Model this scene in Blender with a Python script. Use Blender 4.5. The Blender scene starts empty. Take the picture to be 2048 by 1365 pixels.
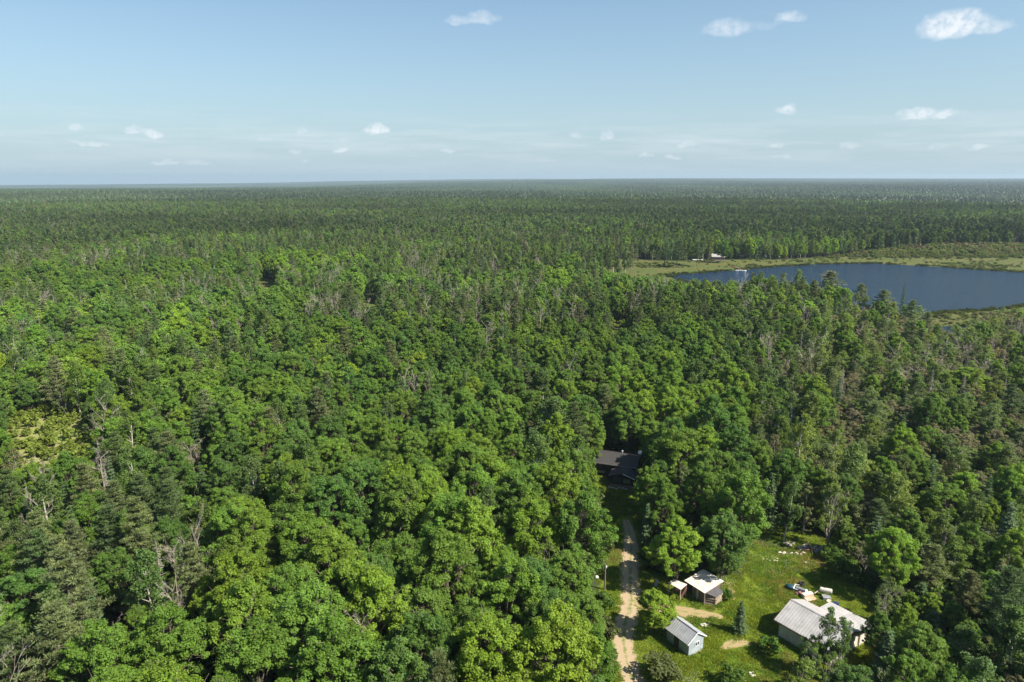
import bpy, math, random
import numpy as np
from mathutils import Vector, Matrix
PI = math.pi
RAD = math.radians
rng = np.random.default_rng(7)
random.seed(7)
SC = bpy.context.scene
C = SC.collection

# ------------------------------------------------------------------ camera, sky, sun, exposure
F, CAM_H, HORIZON = 1365.0, 60.0, 352.0
PITCH = math.atan((682.5 - HORIZON) / F)
CP, SP = math.cos(PITCH), math.sin(PITCH)
cam_data = bpy.data.cameras.new('camera')
cam = bpy.data.objects.new('camera', cam_data)
C.objects.link(cam)
cam.location = (0, 0, CAM_H)
cam.rotation_euler = (PI / 2 - PITCH, 0, 0)
cam_data.sensor_width = 36
cam_data.lens = 24.0
cam_data.clip_start = 0.5
cam_data.clip_end = 60000
SC.camera = cam

SUN_EL, SUN_BACK = RAD(47), RAD(27)
sun_vec = Vector((math.cos(SUN_BACK) * math.cos(SUN_EL), -math.sin(SUN_BACK) * math.cos(SUN_EL), math.sin(SUN_EL)))
sd = bpy.data.lights.new('sun', 'SUN')
sd.energy = 4.1
sd.angle = RAD(0.5)
sd.color = (1.0, 0.93, 0.82)
sun = bpy.data.objects.new('sun', sd)
C.objects.link(sun)
sun.rotation_euler = sun_vec.to_track_quat('Z', 'Y').to_euler()
SC.view_settings.view_transform = 'Standard'
SC.view_settings.look = 'None'
SC.view_settings.exposure = 1.28
SC.view_settings.gamma = 1
SKY_STRENGTH = 0.082
HAZE_DENSITY = 8.8e-5


def pdir(px, py):
    a, b = (px - 1024) / F, (682.5 - py) / F
    return a, CP + b * SP, -SP + b * CP


def P(px, py, z=0.0):
    dx, dy, dz = pdir(px, py)
    t = (z - CAM_H) / dz
    return np.array([dx * t, dy * t, z])


def proj(x, y, z):
    d = y * CP - (z - CAM_H) * SP
    u = y * SP + (z - CAM_H) * CP
    return 1024 + F * x / d, 682.5 - F * u / d, d


class NT:
    def __init__(s, tree):
        s.t = tree
        tree.nodes.clear()

    def n(s, kind, **kw):
        nd = s.t.nodes.new(kind)
        for k, v in kw.items():
            if k == 'inp':
                for kk, vv in v.items():
                    if isinstance(vv, bpy.types.NodeSocket):
                        s.t.links.new(vv, nd.inputs[kk])
                    else:
                        nd.inputs[kk].default_value = vv
            else:
                setattr(nd, k, v)
        return nd

    def math(s, op, a, b=0.0, c=None, clamp=False):
        nd = s.n('ShaderNodeMath', operation=op, use_clamp=clamp)
        for i, v in enumerate((a, b, c)):
            if v is None:
                continue
            if isinstance(v, bpy.types.NodeSocket):
                s.t.links.new(v, nd.inputs[i])
            else:
                nd.inputs[i].default_value = v
        return nd.outputs[0]

    def mix(s, f, a, b, mode='MIX'):
        nd = s.n('ShaderNodeMix', data_type='RGBA', blend_type=mode)
        for i, v in ((0, f), (6, a), (7, b)):
            if isinstance(v, bpy.types.NodeSocket):
                s.t.links.new(v, nd.inputs[i])
            else:
                nd.inputs[i].default_value = (tuple(v) + (1,))[:4] if i else v
        return nd.outputs[2]

    def ramp(s, f, stops):
        nd = s.n('ShaderNodeValToRGB')
        s.t.links.new(f, nd.inputs[0])
        e = nd.color_ramp.elements
        while len(e) < len(stops):
            e.new(0.5)
        for el, (p, c) in zip(e, stops):
            el.position = p
            el.color = (tuple(c) + (1,))[:4] if hasattr(c, '__len__') else (c, c, c, 1)
        return nd.outputs[0]


world = bpy.data.worlds.new('World')
SC.world = world
world.use_nodes = True
w = NT(world.node_tree)
sky = w.n('ShaderNodeTexSky', sky_type='NISHITA', sun_disc=False, sun_elevation=SUN_EL,
          sun_rotation=RAD(90) + SUN_BACK, altitude=300, air_density=1.0, dust_density=1.2, ozone_density=2.6)
tc = w.n('ShaderNodeTexCoord')
sep = w.n('ShaderNodeSeparateXYZ', inp={0: tc.outputs['Generated']})
X_, Y_, Z_ = sep.outputs
hor = w.math('SQRT', w.math('ADD', w.math('MULTIPLY', X_, X_), w.math('MULTIPLY', Y_, Y_)))
vv = w.math('DIVIDE', Z_, w.math('MAXIMUM', hor, 0.001))
uu = w.math('ARCTAN2', X_, Y_)
comb = w.n('ShaderNodeCombineXYZ', inp={0: uu, 1: vv})
nz = w.n('ShaderNodeTexNoise', inp={'Vector': comb.outputs[0], 'Scale': 38.0, 'Detail': 6.0, 'Roughness': 0.6})
nsep = w.n('ShaderNodeSeparateColor', inp={0: nz.outputs['Color']})
du = w.math('MULTIPLY', w.math('SUBTRACT', nsep.outputs[0], 0.5), 0.035)
dv = w.math('MULTIPLY', w.math('SUBTRACT', nsep.outputs[1], 0.5), 0.020)
u2, v2 = w.math('ADD', uu, du), w.math('ADD', vv, dv)
CLOUDS = [  # px, py, half width, half height, opacity
    (1905, 56, 58, 26, 1.0), (1960, 58, 44, 14, 0.6), (1456, 62, 40, 18, 0.55), (1583, 38, 28, 12, 0.55), (1520, 52, 50, 8, 0.14),
    (915, 44, 26, 10, 0.4), (962, 40, 30, 12, 0.45), (1572, 224, 19, 10, 0.8), (1840, 230, 36, 12, 0.85), (1880, 228, 34, 9, 0.7),
    (752, 263, 22, 12, 0.95), (306, 272, 18, 9, 0.75), (270, 265, 18, 9, 0.55), (150, 256, 14, 8, 0.45), (182, 288, 26, 6, 0.5),
    (603, 265, 11, 7, 0.45), (682, 303, 18, 7, 0.65), (895, 300, 18, 6, 0.55), (590, 302, 13, 6, 0.4), (332, 325, 24, 5, 0.35),
    (400, 326, 28, 5, 0.3), (1215, 272, 15, 11, 0.5), (1152, 275, 12, 6, 0.4), (1380, 290, 22, 8, 0.45), (1552, 293, 15, 6, 0.6),
    (1700, 292, 22, 8, 0.35), (1952, 295, 26, 7, 0.5), (1345, 316, 15, 5, 0.45), (1290, 308, 12, 5, 0.35), (1560, 315, 22, 5, 0.35),
    (690, 284, 22, 7, 0.35), (528, 282, 22, 6, 0.35), (1880, 296, 22, 8, 0.3), (1090, 321, 18, 4, 0.3), (618, 324, 10, 4, 0.35)]
total = None
for (cx, cy, hw, hh, op) in CLOUDS:
    dx, dy, dz = pdir(cx, cy)
    h = math.hypot(dx, dy)
    u0, v0 = math.atan2(dx, dy), dz / h
    sc_ = 1.0 / F / h
    a, b = hw * sc_ * 1.35, hh * sc_ * 1.4
    q = w.math('MULTIPLY', w.math('SUBTRACT', u2, u0), 1 / a)
    r = w.math('MULTIPLY', w.math('SUBTRACT', v2, v0), 1 / b)
    r = w.math('MULTIPLY', r, w.math('MULTIPLY_ADD', w.math('LESS_THAN', r, 0.0), 0.9, 0.9))
    d2 = w.math('MULTIPLY_ADD', q, q, w.math('MULTIPLY', r, r))
    m = w.math('MULTIPLY', w.math('MULTIPLY_ADD', d2, -1.35, 1.2, clamp=True), op)
    total = m if total is None else w.math('MAXIMUM', total, m)
nz2 = w.n('ShaderNodeTexNoise', inp={'Vector': comb.outputs[0], 'Scale': 95.0, 'Detail': 5.0, 'Roughness': 0.6})
total = w.math('MULTIPLY', total, w.math('MULTIPLY_ADD', nz2.outputs[0], 2.6, -0.55, clamp=True))
# thin veil bands low in the sky
mp = w.n('ShaderNodeMapping', inp={'Vector': comb.outputs[0], 'Scale': (2.2, 26.0, 1.0)})
nz3 = w.n('ShaderNodeTexNoise', inp={'Vector': mp.outputs[0], 'Scale': 2.6, 'Detail': 6.0, 'Roughness': 0.62})
band = w.math('MULTIPLY', w.math('MULTIPLY_ADD', w.math('ABSOLUTE', w.math('SUBTRACT', vv, 0.045)), -22.0, 1.0, clamp=True),
              w.math('MULTIPLY_ADD', nz3.outputs[0], 2.4, -1.0, clamp=True))
total = w.math('MAXIMUM', total, w.math('MULTIPLY', band, 0.55))
low = w.math('POWER', w.math('SUBTRACT', 1.0, w.math('MINIMUM', w.math('MAXIMUM', vv, 0.0), 1.0)), 5.5)
k = 1 / SKY_STRENGTH
skyc = w.mix(1.0, sky.outputs[0], (0.68, 0.765, 0.755), 'MULTIPLY')
skyc = w.mix(w.math('MULTIPLY', low, 0.95), skyc, (0.205 * k, 0.266 * k, 0.306 * k))
skyc = w.mix(total, skyc, (0.37 * k, 0.395 * k, 0.42 * k))
bg = w.n('ShaderNodeBackground', inp={0: skyc, 1: SKY_STRENGTH})
wo = w.n('ShaderNodeOutputWorld', inp={0: bg.outputs[0]})
world.cycles.sampling_method = 'MANUAL'
world.cycles.sample_map_resolution = 512

cy = SC.cycles
cy.max_bounces = 6
cy.diffuse_bounces = 5
cy.glossy_bounces = 2
cy.transmission_bounces = 4
cy.transparent_max_bounces = 4
cy.volume_bounces = 0
cy.use_denoising = True
cy.denoiser = 'OPENIMAGEDENOISE'
cy.sample_clamp_indirect = 4
cy.caustics_reflective = cy.caustics_refractive = False

# ------------------------------------------------------------------ noise and polygons
def vnoise(x, y, seed=0):
    x = np.asarray(x, float)
    y = np.asarray(y, float)
    xi, yi = np.floor(x).astype(np.int64), np.floor(y).astype(np.int64)
    fx, fy = x - xi, y - yi
    fx, fy = fx * fx * (3 - 2 * fx), fy * fy * (3 - 2 * fy)

    def hsh(a, b):
        n = (a * 374761393 + b * 668265263 + seed * 1442695041) & 0xffffffff
        n = ((n ^ (n >> 13)) * 1274126177) & 0xffffffff
        return ((n ^ (n >> 16)) & 0xffff) / 65535.0
    return (hsh(xi, yi) * (1 - fx) + hsh(xi + 1, yi) * fx) * (1 - fy) + (hsh(xi, yi + 1) * (1 - fx) + hsh(xi + 1, yi + 1) * fx) * fy


def sstep(a, b, x):
    t = np.clip((np.asarray(x, float) - a) / (b - a), 0, 1)
    return t * t * (3 - 2 * t)


def terrain(x, y):
    x = np.asarray(x, float)
    y = np.asarray(y, float)
    r = np.hypot(x, y)
    z = sstep(1000, 2600, r) * 22 * (vnoise(x / 1500, y / 1500, 3) - 0.55)
    z = z + sstep(4000, 8000, r) * 16 * (vnoise(x / 2600, y / 2600, 9) - 0.5)
    az = np.arctan2(x, np.maximum(y, 1e-3))
    z = z - 88 * sstep(2700, 7500, r) * sstep(0.05, -0.45, az) * (y > 0)
    return z


def inside(poly, x, y):
    x = np.asarray(x, float)
    y = np.asarray(y, float)
    res = np.zeros(x.shape, bool)
    n = len(poly)
    for i in range(n):
        x0, y0 = poly[i][:2]
        x1, y1 = poly[(i + 1) % n][:2]
        if y0 == y1:
            continue
        c = ((y0 > y) != (y1 > y)) & (x < (x1 - x0) * (y - y0) / (y1 - y0) + x0)
        res ^= c
    return res


def wpoly(pts):
    return [tuple(P(a, b)[:2]) for a, b in pts]


LAKE = wpoly([(1335, 551), (1360, 548), (1400, 546.5), (1435, 543), (1470, 541.5), (1510, 537), (1560, 533), (1620, 530), (1680, 527.5), (1750, 527), (1820, 531),
              (1900, 535.5), (1980, 541), (2048, 545), (2250, 556), (2330, 585), (2200, 604), (2100, 607), (2048, 612), (1990, 621), (1930, 623), (1875, 627),
              (1850, 637), (1780, 637), (1700, 615), (1600, 597), (1500, 588), (1420, 575), (1360, 563)])
MARSH = wpoly([(1150, 521), (1200, 518), (1300, 521), (1400, 522), (1480, 519), (1560, 520), (1640, 515), (1700, 511), (1780, 507), (1850, 503), (1900, 501), (2048, 499), (2400, 494), (2500, 620),
               (2200, 650), (2048, 640), (2000, 642), (1930, 660), (1870, 660), (1840, 648), (1760, 643), (1690, 622), (1500, 596), (1420, 585), (1330, 568), (1260, 553), (1210, 540), (1160, 530)])
BOG = wpoly([(1680, 421), (1720, 419), (1775, 420.5), (1780, 424), (1740, 426), (1690, 425)])
CREEK = wpoly([(1868, 655), (1905, 652), (1935, 655), (1940, 664), (1900, 668), (1875, 664)])
MEADOW = wpoly([(1215, 1400), (1220, 1250), (1195, 1180), (1195, 1080), (1200, 985), (1178, 960), (1188, 920), (1285, 918), (1300, 985), (1290, 1060), (1290, 1140), (1340, 1150),
                (1480, 1150), (1500, 1100), (1480, 1062), (1540, 1050), (1600, 1062), (1660, 1080), (1680, 1140), (1740, 1190), (1790, 1250), (1790, 1330), (1740, 1380), (1560, 1440), (1215, 1440)])
IMG_CLEAR = [(1237, 1400), (1226, 1300), (1222, 1250), (1215, 1200), (1206, 1150), (1212, 1080), (1214, 1010), (1190, 955), (1182, 900), (1282, 906), (1270, 985), (1266, 1060), (1284, 1150), (1330, 1168),
             (1345, 1157), (1450, 1160), (1475, 1195), (1500, 1130), (1500, 1066), (1560, 1068), (1640, 1092), (1652, 1150), (1700, 1185), (1738, 1240), (1735, 1310), (1700, 1325), (1620, 1315),
             (1560, 1290), (1545, 1320), (1535, 1400)]
IMG_LAKE = [(1300, 552), (1225, 543), (1190, 524), (1250, 524), (1400, 526), (1640, 520), (2100, 512), (2100, 612), (1990, 618), (1930, 650), (1880, 650), (1862, 627), (1845, 612), (1830, 596), (1790, 578), (1740, 567), (1712, 557),
            (1695, 540), (1665, 533), (1640, 541), (1600, 535), (1540, 540), (1500, 548), (1490, 562), (1445, 556), (1400, 560), (1350, 558), (1300, 548)]
OPENINGS = [(537, 566, 18, 8), (742, 603, 14, 8), (1240, 655, 18, 8), (95, 872, 85, 36), (820, 645, 0, 0), (1726, 421, 50, 4)]

# ------------------------------------------------------------------ mesh helpers
def mesh_np(name, V, faces, mats=(), midx=None, smooth=False, fattr=None, cattr=None):
    """faces: list of int arrays (n,k)."""
    me = bpy.data.meshes.new(name)
    V = np.asarray(V, np.float32)
    faces = [np.asarray(f, np.int32) for f in faces if len(f)]
    me.vertices.add(len(V))
    me.vertices.foreach_set('co', V.ravel())
    nl = sum(f.size for f in faces)
    nf = sum(len(f) for f in faces)
    me.loops.add(nl)
    me.loops.foreach_set('vertex_index', np.concatenate([f.ravel() for f in faces]))
    me.polygons.add(nf)
    tot = np.concatenate([np.full(len(f), f.shape[1], np.int32) for f in faces])
    st = np.concatenate([[0], np.cumsum(tot)[:-1]]).astype(np.int32)
    me.polygons.foreach_set('loop_start', st)
    if midx is not None:
        me.polygons.foreach_set('material_index', np.asarray(midx, np.int32))
    me.polygons.foreach_set('use_smooth', np.full(nf, bool(smooth)))
    for m in mats:
        me.materials.append(m)
    me.update(calc_edges=True)
    if fattr is not None:
        a = me.attributes.new('lv', 'FLOAT', 'FACE')
        a.data.foreach_set('value', np.asarray(fattr, np.float32))
    if cattr is not None:
        a = me.attributes.new('tcol', 'FLOAT_COLOR', 'FACE') if False else me.attributes.new('tcol', 'FLOAT_VECTOR', 'FACE')
        a.data.foreach_set('vector', np.asarray(cattr, np.float32).ravel())
    return me


class Geo:
    """collects quads and small solids as one mesh"""
    def __init__(s):
        s.V, s.Q, s.T, s.n = [], [], [], 0

    def add(s, V, Q=None, T=None):
        V = np.asarray(V, float).reshape(-1, 3)
        if Q is not None and len(Q):
            s.Q.append(np.asarray(Q, int) + s.n)
        if T is not None and len(T):
            s.T.append(np.asarray(T, int) + s.n)
        s.V.append(V)
        s.n += len(V)
        return s

    def prism(s, bottom, top):
        """closed solid between two rings of equal length"""
        n = len(bottom)
        s.add(list(bottom) + list(top), Q=[(i, (i + 1) % n, n + (i + 1) % n, n + i) for i in range(n)])
        base = s.n - 2 * n
        if n == 4:
            s.Q.append(np.array([[3, 2, 1, 0], [4, 5, 6, 7]]) + base)
        else:
            s.T.append(np.array([(0, i + 1, i) for i in range(1, n - 1)] + [(n, n + i, n + i + 1) for i in range(1, n - 1)]) + base)
        return s

    def box(s, x0, x1, y0, y1, z0, z1):
        return s.prism([(x0, y0, z0), (x1, y0, z0), (x1, y1, z0), (x0, y1, z0)], [(x0, y0, z1), (x1, y0, z1), (x1, y1, z1), (x0, y1, z1)])

    def beam(s, a, b, wd, ht=None, up=(0, 0, 1)):
        a, b = Vector(a), Vector(b)
        d = (b - a).normalized()
        u = Vector(up)
        if abs(d.dot(u)) > 0.95:
            u = Vector((1, 0, 0))
        sx = d.cross(u).normalized() * wd / 2
        sy = sx.cross(d).normalized() * (ht or wd) / 2
        r = [-sx - sy, sx - sy, sx + sy, -sx + sy]
        return s.prism([a + q for q in r], [b + q for q in r])

    def tube(s, pts, rad, sides=6, cap=True):
        pts = [Vector(p) for p in pts]
        rings = []
        for i, p in enumerate(pts):
            d = (pts[min(i + 1, len(pts) - 1)] - pts[max(i - 1, 0)]).normalized()
            u = Vector((1, 0, 0)) if abs(d.x) < 0.9 else Vector((0, 1, 0))
            a = d.cross(u).normalized()
            b = d.cross(a)
            rings.append([p + (a * math.cos(t) + b * math.sin(t)) * rad[i] for t in [2 * PI * j / sides for j in range(sides)]])
        V = [v for r in rings for v in r]
        Q = [(i * sides + j, i * sides + (j + 1) % sides, (i + 1) * sides + (j + 1) % sides, (i + 1) * sides + j) for i in range(len(pts) - 1) for j in range(sides)]
        T = []
        if cap:
            V += [pts[0], pts[-1]]
            n = len(pts) * sides
            T = [(n, (j + 1) % sides, j) for j in range(sides)] + [(n + 1, n - sides + j, n - sides + (j + 1) % sides) for j in range(sides)]
        return s.add(V, Q, T)

    def blob(s, c, r, seed=0, sub=2, rough=0.2):
        import bmesh
        bm = bmesh.new()
        bmesh.ops.create_icosphere(bm, subdivisions=sub, radius=1)
        rr = random.Random(seed)
        V = []
        for v in bm.verts:
            f = 1 + rr.uniform(-rough, rough)
            V.append((c[0] + v.co.x * r[0] * f, c[1] + v.co.y * r[1] * f, c[2] + v.co.z * r[2] * f))
        T = [[v.index for v in f.verts] for f in bm.faces]
        bm.free()
        return s.add(V, T=T)

    def slab(s, q, th, down=(0, 0, -1)):
        """q four corners, thickness along down"""
        q = [Vector(p) for p in q]
        dn = Vector(down) * th
        return s.prism([p + dn for p in q], q)

    def mesh(s, name, mat, smooth=False):
        V = np.concatenate(s.V)
        f = []
        if s.Q:
            f.append(np.concatenate(s.Q))
        if s.T:
            f.append(np.concatenate(s.T))
        return mesh_np(name, V, f, [mat], smooth=smooth)

    def obj(s, name, mat, parent=None, smooth=False):
        o = bpy.data.objects.new(name, s.mesh(name, mat, smooth))
        C.objects.link(o)
        o.parent = parent
        return o


def tag(o, label, cat=None, group=None, kind=None):
    if label:
        o['label'] = label
    if cat:
        o['category'] = cat
    if group:
        o['group'] = group
    if kind:
        o['kind'] = kind
    return o


def empty(name, loc, rz, label, cat, group=None):
    o = bpy.data.objects.new(name, None)
    C.objects.link(o)
    o.location = loc
    o.rotation_euler = (0, 0, rz)
    o.empty_display_size = 0.3
    return tag(o, label, cat, group)

# ------------------------------------------------------------------ materials
def mat_new(name):
    m = bpy.data.materials.new(name)
    m.use_nodes = True
    t = NT(m.node_tree)
    return m, t


def out(t, sh):
    t.n('ShaderNodeOutputMaterial', inp={0: sh})


def solid(name, col, rough=0.7, var=0.25, scale=3.0, metal=0.0, bump=0.0, col2=None, stretch=(1, 1, 1)):
    m, t = mat_new(name)
    tc = t.n('ShaderNodeTexCoord')
    mp = t.n('ShaderNodeMapping', inp={'Vector': tc.outputs['Object'], 'Scale': stretch})
    n1 = t.n('ShaderNodeTexNoise', inp={'Vector': mp.outputs[0], 'Scale': scale, 'Detail': 6.0, 'Roughness': 0.65})
    c2 = col2 or tuple(c * (1 - var) for c in col)
    f = t.ramp(n1.outputs[0], [(0.35, 0.0), (0.65, 1.0)])
    c = t.mix(f, tuple(min(1, c * (1 + var * 0.4)) for c in col), c2)
    b = t.n('ShaderNodeBsdfPrincipled', inp={'Base Color': c, 'Roughness': rough, 'Metallic': metal})
    if bump:
        bp = t.n('ShaderNodeBump', inp={'Height': n1.outputs[0], 'Strength': bump, 'Distance': 0.05})
        m.node_tree.links.new(bp.outputs[0], b.inputs['Normal'])
    out(t, b.outputs[0])
    return m


def leaf_mat(name, far=False, transl=0.46, clump=0.9):
    m, t = mat_new(name)
    ti = t.n('ShaderNodeAttribute', attribute_type='INSTANCER', attribute_name='tint')
    if far:
        la = t.n('ShaderNodeAttribute', attribute_type='GEOMETRY', attribute_name='tcol')
        c = t.mix(1.0, ti.outputs['Color'], la.outputs['Color'], 'MULTIPLY')
    else:
        la = t.n('ShaderNodeAttribute', attribute_type='GEOMETRY', attribute_name='lv')
        tc = t.n('ShaderNodeTexCoord')
        nn = t.n('ShaderNodeTexNoise', inp={'Vector': tc.outputs['Object'], 'Scale': clump, 'Detail': 2.0})
        f = t.math('MULTIPLY_ADD', nn.outputs[0], 1.3, -0.15, clamp=True)
        warm = t.mix(f, (0.86, 0.91, 1.0), (1.18, 1.10, 0.82))
        c = t.mix(1.0, ti.outputs['Color'], warm, 'MULTIPLY')
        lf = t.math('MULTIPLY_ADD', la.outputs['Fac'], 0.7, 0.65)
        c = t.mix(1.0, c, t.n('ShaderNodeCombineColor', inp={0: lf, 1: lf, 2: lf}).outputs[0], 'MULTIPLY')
    b = t.n('ShaderNodeBsdfPrincipled', inp={'Base Color': c, 'Roughness': 0.55, 'Specular IOR Level': 0.22})
    if transl:
        tr = t.n('ShaderNodeBsdfTranslucent', inp={'Color': t.mix(1.0, c, (1.35, 1.25, 0.6), 'MULTIPLY')})
        mx = t.n('ShaderNodeMixShader', inp={0: transl, 1: b.outputs[0], 2: tr.outputs[0]})
        out(t, mx.outputs[0])
    else:
        out(t, b.outputs[0])
    return m


M = {}
M['leaf'] = leaf_mat('broad_leaves')
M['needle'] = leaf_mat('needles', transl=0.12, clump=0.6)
M['far'] = leaf_mat('far_foliage', far=True, transl=0.0)
M['bark'] = solid('brown_bark', (0.16, 0.125, 0.095), 0.9, 0.5, 2.5)
M['pale_bark'] = solid('pale_bark', (0.50, 0.47, 0.40), 0.85, 0.40, 2.0)
M['dead_wood'] = solid('dead_wood', (0.33, 0.285, 0.235), 0.9, 0.30, 2.0)
M['grey_wood'] = solid('grey_weathered_wood', (0.31, 0.275, 0.235), 0.9, 0.4, 3.0)

# ------------------------------------------------------------------ tree prototypes
def unit(v):
    return v / np.maximum(np.linalg.norm(v, axis=-1, keepdims=True), 1e-9)


def leaf_quads(Cn, N, size, asp=0.72):
    n = len(Cn)
    N = unit(N)
    r = rng.normal(size=(n, 3))
    T = unit(np.cross(N, r))
    B = np.cross(N, T)
    s = np.asarray(size).reshape(-1, 1) * np.ones((n, 1))
    V = np.stack([Cn + T * s, Cn + B * s * asp, Cn - T * s * 0.85, Cn - B * s * asp], 1).reshape(-1, 3)
    Q = np.arange(4 * n).reshape(n, 4)
    return V, Q


def needle_quads(Cn, D, size, wd):
    """elongated cards lying along direction D"""
    n = len(Cn)
    D = unit(D)
    S = unit(np.cross(D, rng.normal(size=(n, 3)) * 0.6 + np.array([0, 0, 1.0])))
    s = np.asarray(size).reshape(-1, 1) * np.ones((n, 1))
    ww = s * wd
    V = np.stack([Cn - S * ww, Cn + S * ww, Cn + D * s + S * ww * 0.3, Cn + D * s - S * ww * 0.3], 1).reshape(-1, 3)
    return V, np.arange(4 * n).reshape(n, 4)


def limb(g, a, b, r0, r1, bend=0.12, sides=5, segs=3):
    a, b = np.array(a, float), np.array(b, float)
    L = np.linalg.norm(b - a)
    off = rng.normal(size=3) * bend * L
    pts = [a + (b - a) * t + off * math.sin(PI * t) * 0.5 for t in np.linspace(0, 1, segs + 1)]
    g.tube(pts, [r0 + (r1 - r0) * t for t in np.linspace(0, 1, segs + 1)], sides, cap=False)
    return pts


def clump_leaves(centers, rads, per, lsize, upw=0.45, flat=0.75, jit=0.7):
    n = len(centers)
    per = max(4, int(per))
    c = np.repeat(centers, per, 0)
    rr = np.repeat(rads, per)[:, None]
    d = unit(rng.normal(size=(n * per, 3)) + np.array([0, 0, 0.35]))
    rad = rr * (rng.uniform(0.35, 1.08, size=(n * per, 1)) ** 0.6)
    pos = c + d * rad * np.array([1, 1, flat])
    N = d * 0.6 + np.array([0, 0, upw]) + rng.normal(size=(n * per, 3)) * jit * 0.55
    return leaf_quads(pos, N, lsize * rng.uniform(0.7, 1.3, size=n * per)) + (np.repeat(rng.uniform(0, 1, n), per) * 0.5 + rng.uniform(0, 0.5, n * per),)


def broadleaf(H, R, q, base=0.24, lobes=22, cl=14, leaf=0.128, dens=112, sparse=0.06, clr=0.125, bark='bark'):
    g = Geo()
    cz, sz = H * (base + 1) / 2 * 1.0, H * (1 - base) / 2
    lean = rng.normal(size=2) * 0.03 * H
    top = np.array([lean[0], lean[1], H * 0.8])
    trunk = limb(g, (0, 0, -0.3), top, H * 0.016, H * 0.004, 0.03, 7, 5)
    # lobes over an uneven ellipsoid, golden angle order
    LC, LR = [], []
    for i in range(lobes):
        t = (i + 0.5) / lobes
        zc = 1 - 1.75 * t
        a = i * 2.39996 + rng.uniform(-0.4, 0.4)
        rad = math.sqrt(max(0.0, 1 - zc * zc)) * rng.uniform(0.45, 0.85) * (1 - 0.30 * max(0, zc))
        LC.append([math.cos(a) * rad * R + lean[0], math.sin(a) * rad * R + lean[1], cz + zc * sz * rng.uniform(0.60, 0.90)])
        LR.append(R * rng.uniform(0.22, 0.40))
    LC, LR = np.array(LC), np.array(LR)
    for c, r in zip(LC, LR):
        k = int(np.clip(c[2] / H * 5.2 - 1, 1, 4))
        limb(g, trunk[k], c, H * 0.006, H * 0.0015, 0.12, 4, 3)
    cc, cr = [], []
    for c, r in zip(LC, LR):
        d = unit(rng.normal(size=(cl, 3)) + unit(c - np.array([lean[0], lean[1], cz]))[None] * 0.9 + np.array([0, 0, 0.4]))
        cc.append(c + d * r * rng.uniform(0.35, 1.2, size=(cl, 1)) * np.array([1, 1, 1.25]))
        cr.append(R * clr * rng.uniform(0.65, 1.35, size=cl))
    cc, cr = np.concatenate(cc), np.concatenate(cr)
    if sparse:
        keep = rng.uniform(size=len(cc)) > sparse
        cc, cr = cc[keep], cr[keep]
        for c in cc[::2]:
            j = np.argmin(np.linalg.norm(LC - c, axis=1))
            limb(g, LC[j] * 0.7 + np.array(trunk[3]) * 0.3, c + rng.normal(size=3) * 0.5 + np.array([0, 0, 0.3]), H * 0.0028, H * 0.0012, 0.15, 3, 2)
    V, Q, lv = clump_leaves(cc, cr, dens * q, leaf / math.sqrt(q))
    return g, M[bark], V, Q, lv, M['leaf']


def aspen(H, R, q):
    g = Geo()
    lean = rng.normal(size=2) * 0.035 * H
    trunk = limb(g, (0, 0, -0.3), (lean[0], lean[1], H * 0.94), H * 0.0125, H * 0.003, 0.02, 6, 8)
    cc, cr = [], []
    for i in range(44):
        t = rng.uniform(0.28, 1.0)
        a = i * 2.4 + rng.uniform(-0.5, 0.5)
        prof = math.sin(PI * min(1, (t - 0.2) / 0.8 * 0.93 + 0.07)) ** 0.7
        L = R * prof * rng.uniform(0.5, 1.05)
        b = np.array(trunk[min(8, int(t * 7.5))])
        e = np.array([lean[0] * t + math.cos(a) * L, lean[1] * t + math.sin(a) * L, H * t * 0.97])
        limb(g, b * 0.999 + 0 * e, e, H * 0.0028, H * 0.0008, 0.08, 3, 2)
        for k in range(3):
            cc.append(b + (e - b) * rng.uniform(0.55, 1.08) + rng.normal(size=3) * 0.28)
            cr.append(R * rng.uniform(0.17, 0.3))
    V, Q, lv = clump_leaves(np.array(cc), np.array(cr), 42 * q, 0.155 / math.sqrt(q), upw=0.25, flat=1.0, jit=1.0)
    return g, M['pale_bark'], V, Q, lv, M['leaf']


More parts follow.
